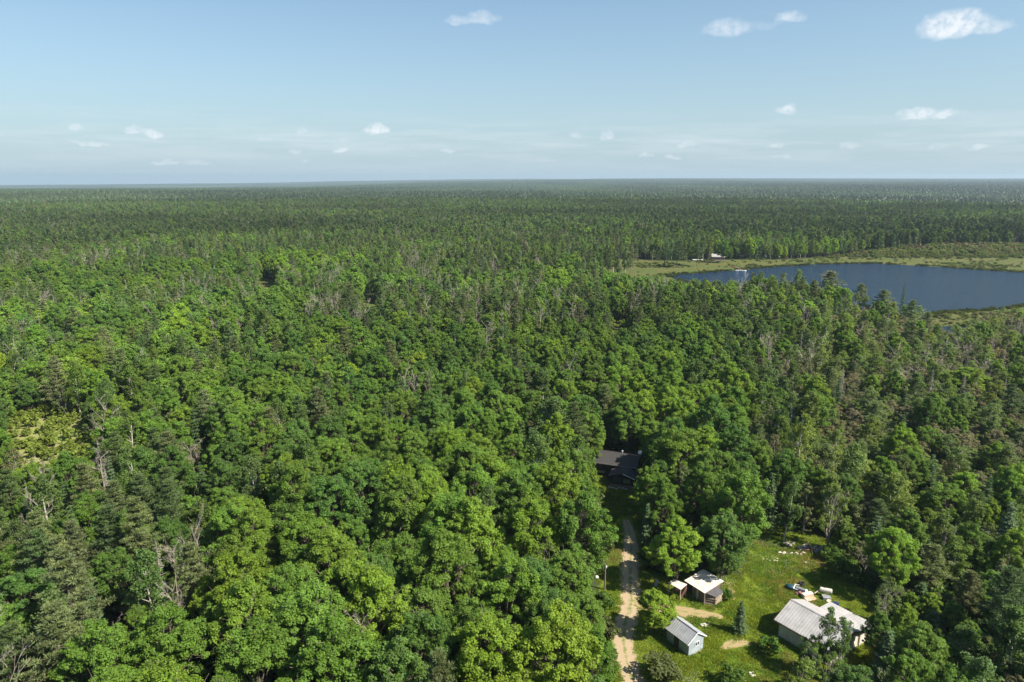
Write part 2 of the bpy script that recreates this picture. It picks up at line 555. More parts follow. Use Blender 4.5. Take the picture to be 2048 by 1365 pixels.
def spruce(H, R, q, dens=1.0):
    g = Geo()
    g.tube([(0, 0, -0.3), (0, 0, H * 0.5), (0, 0, H * 0.98)], [H * 0.013, H * 0.008, H * 0.001], 6, cap=False)
    tiers = int(H * 1.5)
    Cs, Ds, Ss, lv = [], [], [], []
    for i in range(tiers):
        t = i / (tiers - 1)
        z = H * (0.10 + 0.88 * t)
        L0 = R * (1 - t) ** 0.85 * (0.75 + 0.25 * math.sin(i * 2.1)) + 0.12
        nb = 8 if t < 0.8 else 5
        for j in range(nb):
            a = 2 * PI * (j + rng.uniform(-0.25, 0.25)) / nb + i * 0.7
            L = L0 * rng.uniform(0.65, 1.15)
            dr = np.array([math.cos(a), math.sin(a), -0.28 - 0.1 * (1 - t)])
            if q > 0.5 and rng.uniform() < 0.5:
                g.tube([(0, 0, z), tuple(np.array([0, 0, z]) + dr * L * 0.9)], [0.03, 0.01], 3, cap=False)
            n = max(3, int(26 * q * dens * (L / R + 0.25)))
            s = rng.uniform(0.12, 1.0, size=n) ** 0.8
            side = np.array([-math.sin(a), math.cos(a), 0])
            sg = rng.choice([-1, 1], size=n)
            pos = np.array([0, 0, z]) + dr * (s * L)[:, None] + np.array([0, 0, 1]) * (s ** 2 * L * 0.13)[:, None]
            dd = dr[None] * 0.7 + side[None] * sg[:, None] * rng.uniform(0.3, 1.0, size=(n, 1)) + rng.normal(size=(n, 3)) * 0.18 - np.array([0, 0, 0.15])
            Cs.append(pos)
            Ds.append(dd)
            Ss.append(0.42 * (1.15 - s * 0.5) * rng.uniform(0.7, 1.2, n) * min(1.3, R / 2) / math.sqrt(q) ** 0.9)
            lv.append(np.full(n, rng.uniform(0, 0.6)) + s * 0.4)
    V, Q = needle_quads(np.concatenate(Cs), np.concatenate(Ds), np.concatenate(Ss), 0.22)
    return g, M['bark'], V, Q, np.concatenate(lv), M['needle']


def pine(H, R, q):
    g = Geo()
    lean = rng.normal(size=2) * 0.02 * H
    trunk = limb(g, (0, 0, -0.3), (lean[0], lean[1], H * 0.97), H * 0.014, H * 0.003, 0.015, 7, 8)
    pc, pr, pd = [], [], []
    tiers = 11
    for i in range(tiers):
        t = i / (tiers - 1)
        z = H * (0.30 + 0.66 * t)
        nb = rng.integers(4, 7)
        for j in range(nb):
            a = 2 * PI * (j + rng.uniform(-0.3, 0.3)) / nb + i
            L = R * (1.05 - t) ** 0.6 * rng.uniform(0.5, 1.1) * (0.8 if i == 0 else 1)
            b = np.array([lean[0] * t, lean[1] * t, z])
            e = b + np.array([math.cos(a) * L, math.sin(a) * L, L * 0.22 + 0.2])
            limb(g, b, e, H * 0.0035, H * 0.001, 0.06, 3, 2)
            for k in range(5):
                s = 0.4 + 0.65 * k / 4
                pc.append(b + (e - b) * s + rng.normal(size=3) * np.array([0.35, 0.35, 0.08]) * L * 0.3)
                pr.append(rng.uniform(0.35, 0.62) * R * 0.3)
    pc, pr = np.array(pc), np.array(pr)
    per = max(5, int(46 * q))
    c = np.repeat(pc, per, 0)
    r = np.repeat(pr, per)[:, None]
    d = unit(rng.normal(size=(len(c), 3)))
    pos = c + d * r * rng.uniform(0.1, 0.75, size=(len(c), 1)) * np.array([1.2, 1.2, 0.5])
    D = d + np.array([0, 0, 0.45])
    V, Q = needle_quads(pos, D, 0.30 / math.sqrt(q) * rng.uniform(0.7, 1.2, len(c)), 0.16)
    lv = np.repeat(rng.uniform(0, 1, len(pc)), per)
    return g, M['bark'], V, Q, lv, M['needle']


def dead_broadleaf(H, R, q):
    """a pale forked snag: the trunk mesh and a mesh of branches"""
    g, b = Geo(), Geo()
    lean = rng.normal(size=2) * 0.06 * H
    trunk = limb(g, (0, 0, -0.3), (lean[0], lean[1], H * 0.95), H * 0.0105, H * 0.002, 0.025, 6, 6)
    for i in range(16):
        k = int(rng.integers(2, 7))
        a = rng.uniform(0, 2 * PI)
        s = np.array(trunk[k])
        L = R * rng.uniform(0.3, 0.9)
        e = s + np.array([math.cos(a) * L, math.sin(a) * L, rng.uniform(0.5, 1.6) * L])
        p = limb(b, s, e, H * 0.0038, H * 0.0014, 0.07, 4, 3)
        for m in range(5):
            s2 = p[int(rng.integers(1, 4))]
            e2 = s2 + rng.normal(size=3) * L * 0.22 + (e - s) * 0.3
            p2 = limb(b, s2, e2, H * 0.0018, H * 0.0009, 0.07, 3, 2)
            for _ in range(3):
                limb(b, p2[1], p2[2] + rng.normal(size=3) * L * 0.15, H * 0.0013, H * 0.0008, 0.1, 3, 1)
    return g, b


def dead_conifer(H, R, q):
    g, b = Geo(), Geo()
    g.tube([(0, 0, -0.3), (0, 0, H * 0.5), (rng.normal() * 0.2, 0, H)], [H * 0.012, H * 0.008, H * 0.0015], 6, cap=False)
    n = int(H * 12)
    for i in range(n):
        t = rng.uniform(0, 1)
        z = H * (0.18 + 0.8 * t)
        a = rng.uniform(0, 2 * PI)
        L = R * (1.02 - t) ** 0.8 * rng.uniform(0.4, 1.0)
        s = np.array([0, 0, z])
        e = s + np.array([math.cos(a) * L, math.sin(a) * L, -L * rng.uniform(0.1, 0.5)])
        p = limb(b, s, e, 0.035, 0.014, 0.08, 3, 2)
        for _ in range(3):
            f = rng.uniform(0.4, 1)
            m = s + (e - s) * f
            limb(b, m, m + rng.normal(size=3) * L * 0.22, 0.017, 0.008, 0.1, 3, 1)
    return g, b


def bush(H, R, q):
    g = Geo()
    for i in range(6):
        a = i * 2.4
        limb(g, (0, 0, -0.1), (math.cos(a) * R * 0.5, math.sin(a) * R * 0.5, H * 0.6), 0.035, 0.012, 0.1, 4, 2)
    n = 26
    d = unit(rng.normal(size=(n, 3)) * np.array([1, 1, 0.8]) + np.array([0, 0, 0.35]))
    cc = d * rng.uniform(0.35, 0.85, size=(n, 1)) * np.array([R, R, H * 0.5]) + np.array([0, 0, H * 0.5])
    V, Q, lv = clump_leaves(cc, np.full(n, R * 0.26), 60 * q, 0.13 / math.sqrt(q))
    return g, M['bark'], V, Q, lv, M['leaf']


# kind: (builder, nominal height, nominal radius, how many variants)
KINDS = {
    'maple': (lambda H, R, q: broadleaf(H, R, q, base=float(rng.uniform(0.10, 0.28)), lobes=int(rng.integers(21, 31)), sparse=float(rng.uniform(0.0, 0.15))), 15.0, 4.4, 8),
    'aspen': (aspen, 15.0, 2.4, 4),
    'spruce': (spruce, 12.0, 2.2, 4),
    'pine': (pine, 16.0, 3.4, 4),
    'sapling': (lambda H, R, q: broadleaf(H, R, q, base=0.15, lobes=13, cl=10, leaf=0.11, dens=44, sparse=0.30, clr=0.15, bark='grey'), 9.5, 2.4, 4),
    'snag': (dead_broadleaf, 11.0, 2.4, 4),
    'dead_spruce': (dead_conifer, 10.5, 1.6, 3),
    'bush': (bush, 2.6, 1.7, 3),
}
M['grey'] = M['grey_wood']
KINFO = {k: v[1:3] for k, v in KINDS.items()}
proto_col = bpy.data.collections.new('forest_prototypes')   # never linked to the scene: only instanced
PROTO = {}      # (kind, lod) -> list of merged objects' names
PARTS = {}      # kind -> list of (trunk mesh, crown mesh)
order = []


def lod_objs(kind, lod, q, n):
    fn, H0, R0, _ = KINDS[kind]
    for v in range(n):
        res = fn(H0, R0, q)
        if kind in ('snag', 'dead_spruce'):
            g, b = res
            wm = M['dead_wood'] if kind == 'snag' else M['grey_wood']
            if lod == 0:
                PARTS.setdefault(kind, []).append((g.mesh(kind + '_trunk', wm), b.mesh(kind + '_branches', wm)))
            V = np.concatenate(g.V + b.V)
            n0 = g.n
            Qs = [np.concatenate(g.Q)] + [np.concatenate(b.Q) + n0]
            me = mesh_np(f'{kind}_{lod}_{v}', V, [np.concatenate(Qs)], [wm])
        else:
            g, wmat, LV, LQ, lv, lmat = res
            if lod == 2:
                wmat = M['bark']
            GV, GQ = np.concatenate(g.V), np.concatenate(g.Q)
            if lod == 0:
                PARTS.setdefault(kind, []).append((mesh_np(kind + '_trunk', GV, [GQ], [wmat]), mesh_np(kind + '_crown', LV, [LQ], [lmat], fattr=lv)))
            me = mesh_np(f'{kind}_{lod}_{v}', np.concatenate([GV, LV]), [np.concatenate([GQ, LQ + len(GV)])], [wmat, lmat],
                         midx=np.concatenate([np.zeros(len(GQ)), np.ones(len(LQ))]), fattr=np.concatenate([np.zeros(len(GQ)), lv]))
        nm = f'p{len(order):03d}_{kind}'
        o = bpy.data.objects.new(nm, me)
        proto_col.objects.link(o)
        PROTO.setdefault((kind, lod), []).append(len(order))
        order.append(nm)


for kd, (fn, H0, R0, nv) in KINDS.items():
    lod_objs(kd, 0, 1.0, nv)
    if kd == 'bush':
        lod_objs(kd, 1, 0.3, 2)
        continue
    lod_objs(kd, 1, 0.26, max(2, nv - 2))
    lod_objs(kd, 2, 0.07, 2)

# far patches: 120 m squares of whole small trees
ICO = None
def ico():
    import bmesh
    bm = bmesh.new()
    bmesh.ops.create_icosphere(bm, subdivisions=1, radius=1)
    V = np.array([v.co[:] for v in bm.verts])
    T = np.array([[v.index for v in f.verts] for f in bm.faces])
    bm.free()
    return V, T


def patch(conifer, size=120.0, step=6.2):
    V0, T0 = ico()
    Vs, Ts, Cs, n = [], [], [], 0
    ng = int(size / step)
    a6 = np.arange(6) * PI / 3
    cone_v = np.concatenate([np.stack([np.cos(a6), np.sin(a6), np.zeros(6)], 1), [[0, 0, 1.0]]])
    cone_t = np.array([(i, (i + 1) % 6, 6) for i in range(6)])
    for i in range(ng):
        for j in range(ng):
            x = (i + 0.5 + rng.uniform(-0.45, 0.45)) * step - size / 2
            y = (j + 0.5 + rng.uniform(-0.45, 0.45)) * step - size / 2
            if rng.uniform() < conifer:
                H, R = rng.uniform(10, 18), rng.uniform(1.7, 2.8)
                for k, (z0, z1, rr) in enumerate(((0.15, 0.75, 1.0), (0.5, 1.0, 0.62))):
                    Vs.append(cone_v * np.array([R * rr, R * rr, H * (z1 - z0)]) * np.concatenate([rng.uniform(0.7, 1.3, (6, 1)), [[1.0]]]) + [x, y, H * z0])
                    Ts.append(cone_t + n)
                    n += 7
                    Cs.append(np.tile(np.array([0.50, 0.55, 0.62]) * rng.uniform(0.85, 1.05), (6, 1)))
            else:
                H, R = rng.uniform(9, 16), rng.uniform(2.4, 4.4)
                J = V0 * rng.uniform(0.6, 1.3, (len(V0), 1)) * np.array([R, R, H * 0.4]) + [x, y, H * 0.6]
                Vs.append(J)
                Ts.append(T0 + n)
                n += len(V0)
                c = np.array([0.78, 0.80, 0.80]) * rng.uniform(0.85, 1.05) * np.array([rng.uniform(0.8, 1.15), 1, 1])
                if rng.uniform() < 0.015:
                    c = np.array([1.1, 0.9, 1.4])
                Cs.append(c * rng.uniform(0.9, 1.1, (len(T0), 1)))
    me = mesh_np('forest_patch', np.concatenate(Vs), [np.concatenate(Ts)], [M['far']], cattr=np.concatenate(Cs))
    o = bpy.data.objects.new(f'p{len(order):03d}_patch', me)
    proto_col.objects.link(o)
    PROTO.setdefault(('patch', 0), []).append(len(order))
    order.append(o.name)


for cf in (0.25, 0.4, 0.55, 0.7):
    patch(cf)

# ------------------------------------------------------------------ scattering node group
def scatter_group():
    ng = bpy.data.node_groups.new('scatter', 'GeometryNodeTree')
    ng.interface.new_socket('Geometry', in_out='INPUT', socket_type='NodeSocketGeometry')
    ng.interface.new_socket('Geometry', in_out='OUTPUT', socket_type='NodeSocketGeometry')
    gi, go = ng.nodes.new('NodeGroupInput'), ng.nodes.new('NodeGroupOutput')
    ci = ng.nodes.new('GeometryNodeCollectionInfo')
    ci.inputs['Collection'].default_value = proto_col
    ci.inputs['Separate Children'].default_value = True
    ci.inputs['Reset Children'].default_value = True
    ip = ng.nodes.new('GeometryNodeInstanceOnPoints')
    ip.inputs['Pick Instance'].default_value = True

    def na(name, dt):
        n = ng.nodes.new('GeometryNodeInputNamedAttribute')
        n.data_type = dt
        n.inputs['Name'].default_value = name
        return n.outputs['Attribute']
    L = ng.links.new
    L(gi.outputs[0], ip.inputs['Points'])
    L(ci.outputs[0], ip.inputs['Instance'])
    L(na('idx', 'INT'), ip.inputs['Instance Index'])
    L(na('rot', 'FLOAT_VECTOR'), ip.inputs['Rotation'])
    L(na('scl', 'FLOAT_VECTOR'), ip.inputs['Scale'])
    L(ip.outputs[0], go.inputs[0])
    return ng


SCATTER = scatter_group()


def scatter(name, pts, idx, rot, scl, tint, label):
    me = bpy.data.meshes.new(name)
    pts = np.asarray(pts, np.float32)
    me.vertices.add(len(pts))
    me.vertices.foreach_set('co', pts.ravel())
    a = me.attributes.new('idx', 'INT', 'POINT')
    a.data.foreach_set('value', np.asarray(idx, np.int32))
    for nm, arr in (('rot', rot), ('scl', scl)):
        a = me.attributes.new(nm, 'FLOAT_VECTOR', 'POINT')
        a.data.foreach_set('vector', np.asarray(arr, np.float32).ravel())
    a = me.attributes.new('tint', 'FLOAT_COLOR', 'POINT')
    t4 = np.concatenate([np.asarray(tint, np.float32), np.ones((len(pts), 1), np.float32)], 1)
    a.data.foreach_set('color', t4.ravel())
    o = bpy.data.objects.new(name, me)
    C.objects.link(o)
    md = o.modifiers.new('scatter', 'NODES')
    md.node_group = SCATTER
    return tag(o, label, kind='stuff')

# ------------------------------------------------------------------ ground, water, marsh, meadow, drive
def ground_mat():
    m, t = mat_new('forest_floor')
    g = t.n('ShaderNodeNewGeometry')
    n1 = t.n('ShaderNodeTexNoise', inp={'Vector': g.outputs['Position'], 'Scale': 0.35, 'Detail': 6.0, 'Roughness': 0.7})
    n2 = t.n('ShaderNodeTexNoise', inp={'Vector': g.outputs['Position'], 'Scale': 0.02, 'Detail': 3.0})
    c = t.mix(t.ramp(n1.outputs[0], [(0.35, 0.0), (0.65, 1.0)]), (0.035, 0.045, 0.016), (0.055, 0.085, 0.022))
    c = t.mix(t.ramp(n2.outputs[0], [(0.4, 0.0), (0.7, 0.6)]), c, (0.05, 0.05, 0.028))
    out(t, t.n('ShaderNodeBsdfPrincipled', inp={'Base Color': c, 'Roughness': 0.95, 'Specular IOR Level': 0.1}).outputs[0])
    return m


def meadow_mat():
    m, t = mat_new('meadow_grass_soil')
    g = t.n('ShaderNodeNewGeometry')
    pos = g.outputs['Position']
    n1 = t.n('ShaderNodeTexNoise', inp={'Vector': pos, 'Scale': 0.22, 'Detail': 5.0, 'Roughness': 0.6})
    n2 = t.n('ShaderNodeTexNoise', inp={'Vector': pos, 'Scale': 5.0, 'Detail': 5.0, 'Roughness': 0.8})
    n3 = t.n('ShaderNodeTexNoise', inp={'Vector': pos, 'Scale': 0.11, 'Detail': 4.0, 'Roughness': 0.7})
    c = t.mix(t.ramp(n1.outputs[0], [(0.38, 0.0), (0.62, 1.0)]), (0.105, 0.165, 0.014), (0.175, 0.215, 0.022))
    c = t.mix(t.ramp(n3.outputs[0], [(0.54, 0.0), (0.68, 0.65)]), c, (0.19, 0.16, 0.055))
    c = t.mix(t.ramp(n2.outputs[0], [(0.3, 0.4), (0.6, 0.0)]), c, (0.05, 0.08, 0.012))
    b = t.n('ShaderNodeBsdfPrincipled', inp={'Base Color': c, 'Roughness': 0.9, 'Specular IOR Level': 0.1})
    bp = t.n('ShaderNodeBump', inp={'Height': n2.outputs[0], 'Strength': 0.8, 'Distance': 0.25})
    t.t.links.new(bp.outputs[0], b.inputs['Normal'])
    out(t, b.outputs[0])
    return m


def marsh_mat():
    m, t = mat_new('marsh_sedge')
    g = t.n('ShaderNodeNewGeometry')
    pos = g.outputs['Position']
    n1 = t.n('ShaderNodeTexNoise', inp={'Vector': pos, 'Scale': 0.045, 'Detail': 6.0, 'Roughness': 0.65})
    n2 = t.n('ShaderNodeTexNoise', inp={'Vector': pos, 'Scale': 0.5, 'Detail': 6.0, 'Roughness': 0.8})
    c = t.mix(t.ramp(n1.outputs[0], [(0.38, 0.0), (0.6, 1.0)]), (0.085, 0.118, 0.026), (0.140, 0.124, 0.042))
    c = t.mix(t.ramp(n2.outputs[0], [(0.38, 0.75), (0.62, 0.0)]), c, (0.035, 0.055, 0.016))
    out(t, t.n('ShaderNodeBsdfPrincipled', inp={'Base Color': c, 'Roughness': 0.95, 'Specular IOR Level': 0.1}).outputs[0])
    return m


def water_mat():
    m, t = mat_new('lake_water')
    g = t.n('ShaderNodeNewGeometry')
    mp = t.n('ShaderNodeMapping', inp={'Vector': g.outputs['Position'], 'Scale': (0.5, 1.0, 1.0)})
    n1 = t.n('ShaderNodeTexNoise', inp={'Vector': mp.outputs[0], 'Scale': 0.8, 'Detail': 5.0, 'Roughness': 0.6})
    b = t.n('ShaderNodeBsdfPrincipled', inp={'Base Color': (0.010, 0.026, 0.055, 1), 'Roughness': 0.10, 'IOR': 1.33})
    bp = t.n('ShaderNodeBump', inp={'Height': n1.outputs[0], 'Strength': 1.0, 'Distance': 0.9})
    t.t.links.new(bp.outputs[0], b.inputs['Normal'])
    out(t, b.outputs[0])
    return m


radii = np.concatenate([[0.0], np.geomspace(25, 14000, 90)])
NA = 220
ang = np.linspace(0, 2 * PI, NA, endpoint=False)
GV = [(0, 0, 0)]
for r in radii[1:]:
    x, y = r * np.sin(ang), r * np.cos(ang)
    GV += list(zip(x, y, terrain(x, y)))
T0 = [(0, 1 + (j + 1) % NA, 1 + j) for j in range(NA)]
Q0 = [(1 + i * NA + j, 1 + i * NA + (j + 1) % NA, 1 + (i + 1) * NA + (j + 1) % NA, 1 + (i + 1) * NA + j) for i in range(len(radii) - 2) for j in range(NA)]
me = mesh_np('ground', GV, [Q0, T0], [ground_mat()], smooth=True)
o = bpy.data.objects.new('ground', me)
C.objects.link(o)
tag(o, 'dark forest floor stretching to the horizon', kind='structure')


def sheet(name, poly, z, mat, label, wob=0.0, sub=1):
    from mathutils.geometry import tessellate_polygon
    pts = []
    n = len(poly)
    for i in range(n):
        a, b = np.array(poly[i]), np.array(poly[(i + 1) % n])
        L = np.linalg.norm(b - a)
        k = max(1, int(L / sub)) if wob else 1
        nn = np.array([-(b - a)[1], (b - a)[0]]) / max(L, 1e-6)
        for j in range(k):
            p = a + (b - a) * j / k
            pts.append(p + nn * (vnoise(p[0] / (sub * 2.2), p[1] / (sub * 2.2), 5) - 0.5) * wob)
    V = [(p[0], p[1], z) for p in pts]
    T = np.array(tessellate_polygon([[Vector(v) for v in V]]))
    # face up
    a, b, c = np.array(V)[T[0]]
    if np.cross(b - a, c - a)[2] < 0:
        T = T[:, ::-1]
    o = bpy.data.objects.new(name, mesh_np(name, V, [T], [mat]))
    C.objects.link(o)
    return tag(o, label, kind='structure')


MW = marsh_mat()
WM = water_mat()
sheet('marsh', MARSH, 0.006, MW, 'olive sedge marsh around the lake', 10, 8)
sheet('bog', BOG, float(terrain(*np.mean(BOG, 0))) + 0.4, MW, 'pale open bog far beyond the lake', 12, 15)
sheet('lake', LAKE, 0.03, WM, 'dark blue lake', 5, 4)
sheet('creek', CREEK, 0.03, WM, 'small dark pool in the near marsh', 4, 3)
sheet('meadow', MEADOW, 0.004, meadow_mat(), 'green clearing around the buildings', 2.5, 2)
for (px, py, a, b) in OPENINGS[:4]:
    poly = [tuple(P(px + a * 1.6 * math.cos(t), py + 8 + b * 1.9 * math.sin(t))[:2]) for t in np.linspace(0, 2 * PI, 14, endpoint=False)]
    sheet('glade', poly, 0.008, MW if py < 700 else solid('bracken_brush', (0.14, 0.20, 0.03), 0.95, 0.5, 0.3, col2=(0.24, 0.19, 0.09)), 'small open glade in the woods', 3, 4)


def drive_mat(tracks=True):
    m, t = mat_new('gravel_track')
    uvn = t.n('ShaderNodeAttribute', attribute_type='GEOMETRY', attribute_name='lat')
    g = t.n('ShaderNodeNewGeometry')
    pos = g.outputs['Position']
    n1 = t.n('ShaderNodeTexNoise', inp={'Vector': pos, 'Scale': 1.1, 'Detail': 6.0, 'Roughness': 0.7})
    n2 = t.n('ShaderNodeTexNoise', inp={'Vector': pos, 'Scale': 6.0, 'Detail': 4.0, 'Roughness': 0.8})
    if tracks:
        c = t.mix(t.ramp(n2.outputs[0], [(0.3, 0.0), (0.7, 1.0)]), (0.29, 0.215, 0.130), (0.43, 0.335, 0.215))
    else:
        c = t.mix(t.ramp(n2.outputs[0], [(0.3, 0.0), (0.7, 1.0)]), (0.26, 0.19, 0.09), (0.36, 0.28, 0.15))
    lat = t.math('ABSOLUTE', uvn.outputs['Fac'])
    grass = t.mix(n2.outputs[0], (0.08, 0.13, 0.02), (0.15, 0.19, 0.04))
    jit = t.math('MULTIPLY_ADD', n1.outputs[0], 0.9, -0.45)
    edge = t.math('MULTIPLY_ADD', t.math('SUBTRACT', t.math('ADD', lat, t.math('MULTIPLY', jit, 1.4)), 0.74), 5.0, 0.0, clamp=True)
    mid = t.math('MULTIPLY_ADD', t.math('ADD', lat, t.math('MULTIPLY', jit, 1.5)), -4.5, 0.75, clamp=True)
    f = t.math('MAXIMUM', edge, t.math('MULTIPLY', mid, 0.85 if tracks else 0.7))
    c = t.mix(f, c, grass)
    out(t, t.n('ShaderNodeBsdfPrincipled', inp={'Base Color': c, 'Roughness': 0.95, 'Specular IOR Level': 0.15}).outputs[0])
    return m


def strip(name, pts, widths, z, mat, label):
    pts = [P(a, b)[:2] for a, b in pts]
    # resample with Catmull-Rom
    R_, W_ = [], []
    for i in range(len(pts) - 1):
        p0, p1, p2, p3 = pts[max(i - 1, 0)], pts[i], pts[i + 1], pts[min(i + 2, len(pts) - 1)]
        for k in range(10):
            t = k / 10
            R_.append(0.5 * ((2 * p1) + (-p0 + p2) * t + (2 * p0 - 5 * p1 + 4 * p2 - p3) * t * t + (-p0 + 3 * p1 - 3 * p2 + p3) * t ** 3))
            W_.append(widths[i] * (1 - t) + widths[i + 1] * t)
    R_.append(pts[-1])
    W_.append(widths[-1])
    V, lat = [], []
    K = 9
    for i, p in enumerate(R_):
        d = R_[min(i + 1, len(R_) - 1)] - R_[max(i - 1, 0)]
        d = d / np.linalg.norm(d)
        nrm = np.array([-d[1], d[0]])
        for j in range(K):
            s = j / (K - 1) * 2 - 1
            q = p + nrm * s * W_[i] * 0.5 * (1.0 + 0.12 * (vnoise(i * 0.5, s, 4) - 0.5))
            V.append((q[0], q[1], z + 0.03 * max(0, 0.3 - abs(s))))
            lat.append(s)
    Q = [(i * K + j, (i + 1) * K + j, (i + 1) * K + j + 1, i * K + j + 1) for i in range(len(R_) - 1) for j in range(K - 1)]
    a, b, c = np.array(V)[list(Q[0][:3])]
    if np.cross(b - a, c - a)[2] < 0:
        Q = [q[::-1] for q in Q]
    me = mesh_np(name, V, [Q], [mat])
    at = me.attributes.new('lat', 'FLOAT', 'POINT')
    at.data.foreach_set('value', np.array(lat, np.float32))
    o = bpy.data.objects.new(name, me)
    C.objects.link(o)
    tag(o, label, kind='structure')
    return R_


DRIVE = strip('gravel_drive', [(1285, 1480), (1266, 1365), (1249, 1300), (1249, 1250), (1263, 1200), (1260, 1150), (1262, 1100), (1260, 1070), (1252, 1040)],
              [3.6, 3.5, 3.1, 3.3, 4.6, 3.7, 3.0, 2.2, 1.2], 0.010, drive_mat(), 'pale gravel drive with a grassy centre')
strip('dirt_path', [(1262, 1200), (1300, 1212), (1350, 1221), (1400, 1228), (1445, 1234)], [1.6, 3.0, 2.8, 2.2, 1.0], 0.014, drive_mat(False), 'sandy vehicle track branching to the barn')
strip('dirt_patch', [(1440, 1298), (1460, 1290), (1480, 1285), (1502, 1288)], [0.5, 1.6, 1.9, 0.5], 0.018, drive_mat(False), 'bare reddish soil patch in the clearing')
strip('soil_strip', [(1458, 1165), (1463, 1180), (1466, 1200)], [0.6, 1.1, 0.5], 0.018, drive_mat(False), 'bare soil beside the old log shed')

# ------------------------------------------------------------------ building materials
M['roof_metal'] = solid('grey_ribbed_metal', (0.42, 0.405, 0.39), 0.5, 0.22, 0.9, metal=0.15)
M['roof_metal_blue'] = solid('blue_grey_ribbed_metal', (0.38, 0.385, 0.39), 0.5, 0.25, 0.9, metal=0.15)
M['rust_roof'] = solid('rusty_galvanised_sheet', (0.70, 0.67, 0.61), 0.5, 0.1, 1.3, col2=(0.52, 0.42, 0.33), stretch=(1, 1, 1), metal=0.1)
M['shingle'] = solid('dark_shingles', (0.052, 0.047, 0.045), 0.95, 0.45, 9.0, bump=0.5)
M['tarpaper'] = solid('black_tar_paper', (0.055, 0.052, 0.056), 0.75, 0.3, 2.0)
M['dark_wall'] = solid('dark_stained_boards', (0.022, 0.017, 0.014), 0.8, 0.4, 2.0, stretch=(6, 6, 0.6))
M['cream'] = solid('cream_metal_siding', (0.58, 0.54, 0.46), 0.6, 0.22, 0.8, stretch=(1.5, 1.5, 0.4))
M['grey_wall'] = solid('pale_grey_siding', (0.33, 0.38, 0.41), 0.6, 0.2, 1.2)
M['white'] = solid('white_paint', (0.74, 0.74, 0.72), 0.5, 0.12, 2.0)
M['trim_dark'] = solid('dark_trim', (0.05, 0.045, 0.04), 0.7, 0.2, 3.0)
M['trim_brown'] = solid('brown_trim', (0.22, 0.16, 0.13), 0.7, 0.2, 3.0)
M['log'] = solid('weathered_logs', (0.26, 0.20, 0.14), 0.95, 0.55, 1.6, stretch=(0.5, 0.5, 5))
M['plank'] = solid('weathered_planks', (0.20, 0.15, 0.11), 0.95, 0.5, 2.4, stretch=(5, 5, 0.5))
M['pole'] = solid('grey_pole_wood', (0.17, 0.145, 0.12), 0.95, 0.35, 4.0, stretch=(4, 4, 0.4))
M['pale_wood'] = solid('pale_lumber', (0.50, 0.42, 0.30), 0.85, 0.2, 3.0)
M['concrete'] = solid('concrete', (0.36, 0.34, 0.31), 0.95, 0.25, 2.0)
M['glass'] = solid('window_glass', (0.05, 0.06, 0.065), 0.08, 0.2, 1.0)
M['curtain'] = solid('curtained_pane', (0.16, 0.18, 0.11), 0.3, 0.2, 1.5)
M['rock'] = solid('pale_rubble', (0.55, 0.50, 0.42), 0.95, 0.35, 3.0, bump=0.4)
M['greystone'] = solid('grey_fieldstone', (0.36, 0.32, 0.28), 0.95, 0.45, 2.2, bump=0.5)
M['teal'] = solid('teal_plastic', (0.025, 0.075, 0.095), 0.35, 0.35, 2.0)
M['rubber'] = solid('black_rubber', (0.018, 0.018, 0.018), 0.8, 0.2, 4.0)
M['red'] = solid('faded_red_paint', (0.20, 0.085, 0.07), 0.6, 0.35, 3.0)
M['greypaint'] = solid('grey_painted_metal', (0.17, 0.18, 0.19), 0.5, 0.25, 2.0)
M['bluep'] = solid('blue_plastic', (0.02, 0.04, 0.12), 0.35, 0.2, 2.0)
M['rustmetal'] = solid('rust_stained_metal', (0.58, 0.47, 0.38), 0.8, 0.1, 2.2, col2=(0.42, 0.24, 0.14))
M['orange'] = solid('orange_board', (0.42, 0.19, 0.07), 0.8, 0.35, 3.0)
M['galv'] = solid('galvanised_metal', (0.36, 0.38, 0.39), 0.4, 0.3, 2.0, metal=0.4)


def ribbed(g, a, b, c, d, th, n, rw=0.035, rh=0.035):
    """roof sheet with corners a,b along one edge and d,c along the other; ribs run a->d"""
    a, b, c, d = [Vector(v) for v in (a, b, c, d)]
    nr = (b - a).cross(d - a).normalized()
    if nr.z < 0:
        nr = -nr
    g.prism([v - nr * th for v in (a, b, c, d)], [a, b, c, d])
    for i in range(n + 1):
        t = i / n
        p, q = a.lerp(b, t), d.lerp(c, t)
        e = (b - a).normalized() * rw / 2
        if i == 0:
            p, q = p + e, q + e
        if i == n:
            p, q = p - e, q - e
        u = nr * 0.003
        g.prism([p - e + u, p + e + u, q + e + u, q - e + u], [p - e * 0.5 + nr * rh, p + e * 0.5 + nr * rh, q + e * 0.5 + nr * rh, q - e * 0.5 + nr * rh])


def gable_body(g, L, W, he, hr):
    g.prism([(0, 0, 0), (0, W, 0), (0, W, he), (0, W / 2, hr), (0, 0, he)], [(L, 0, 0), (L, W, 0), (L, W, he), (L, W / 2, hr), (L, 0, he)])


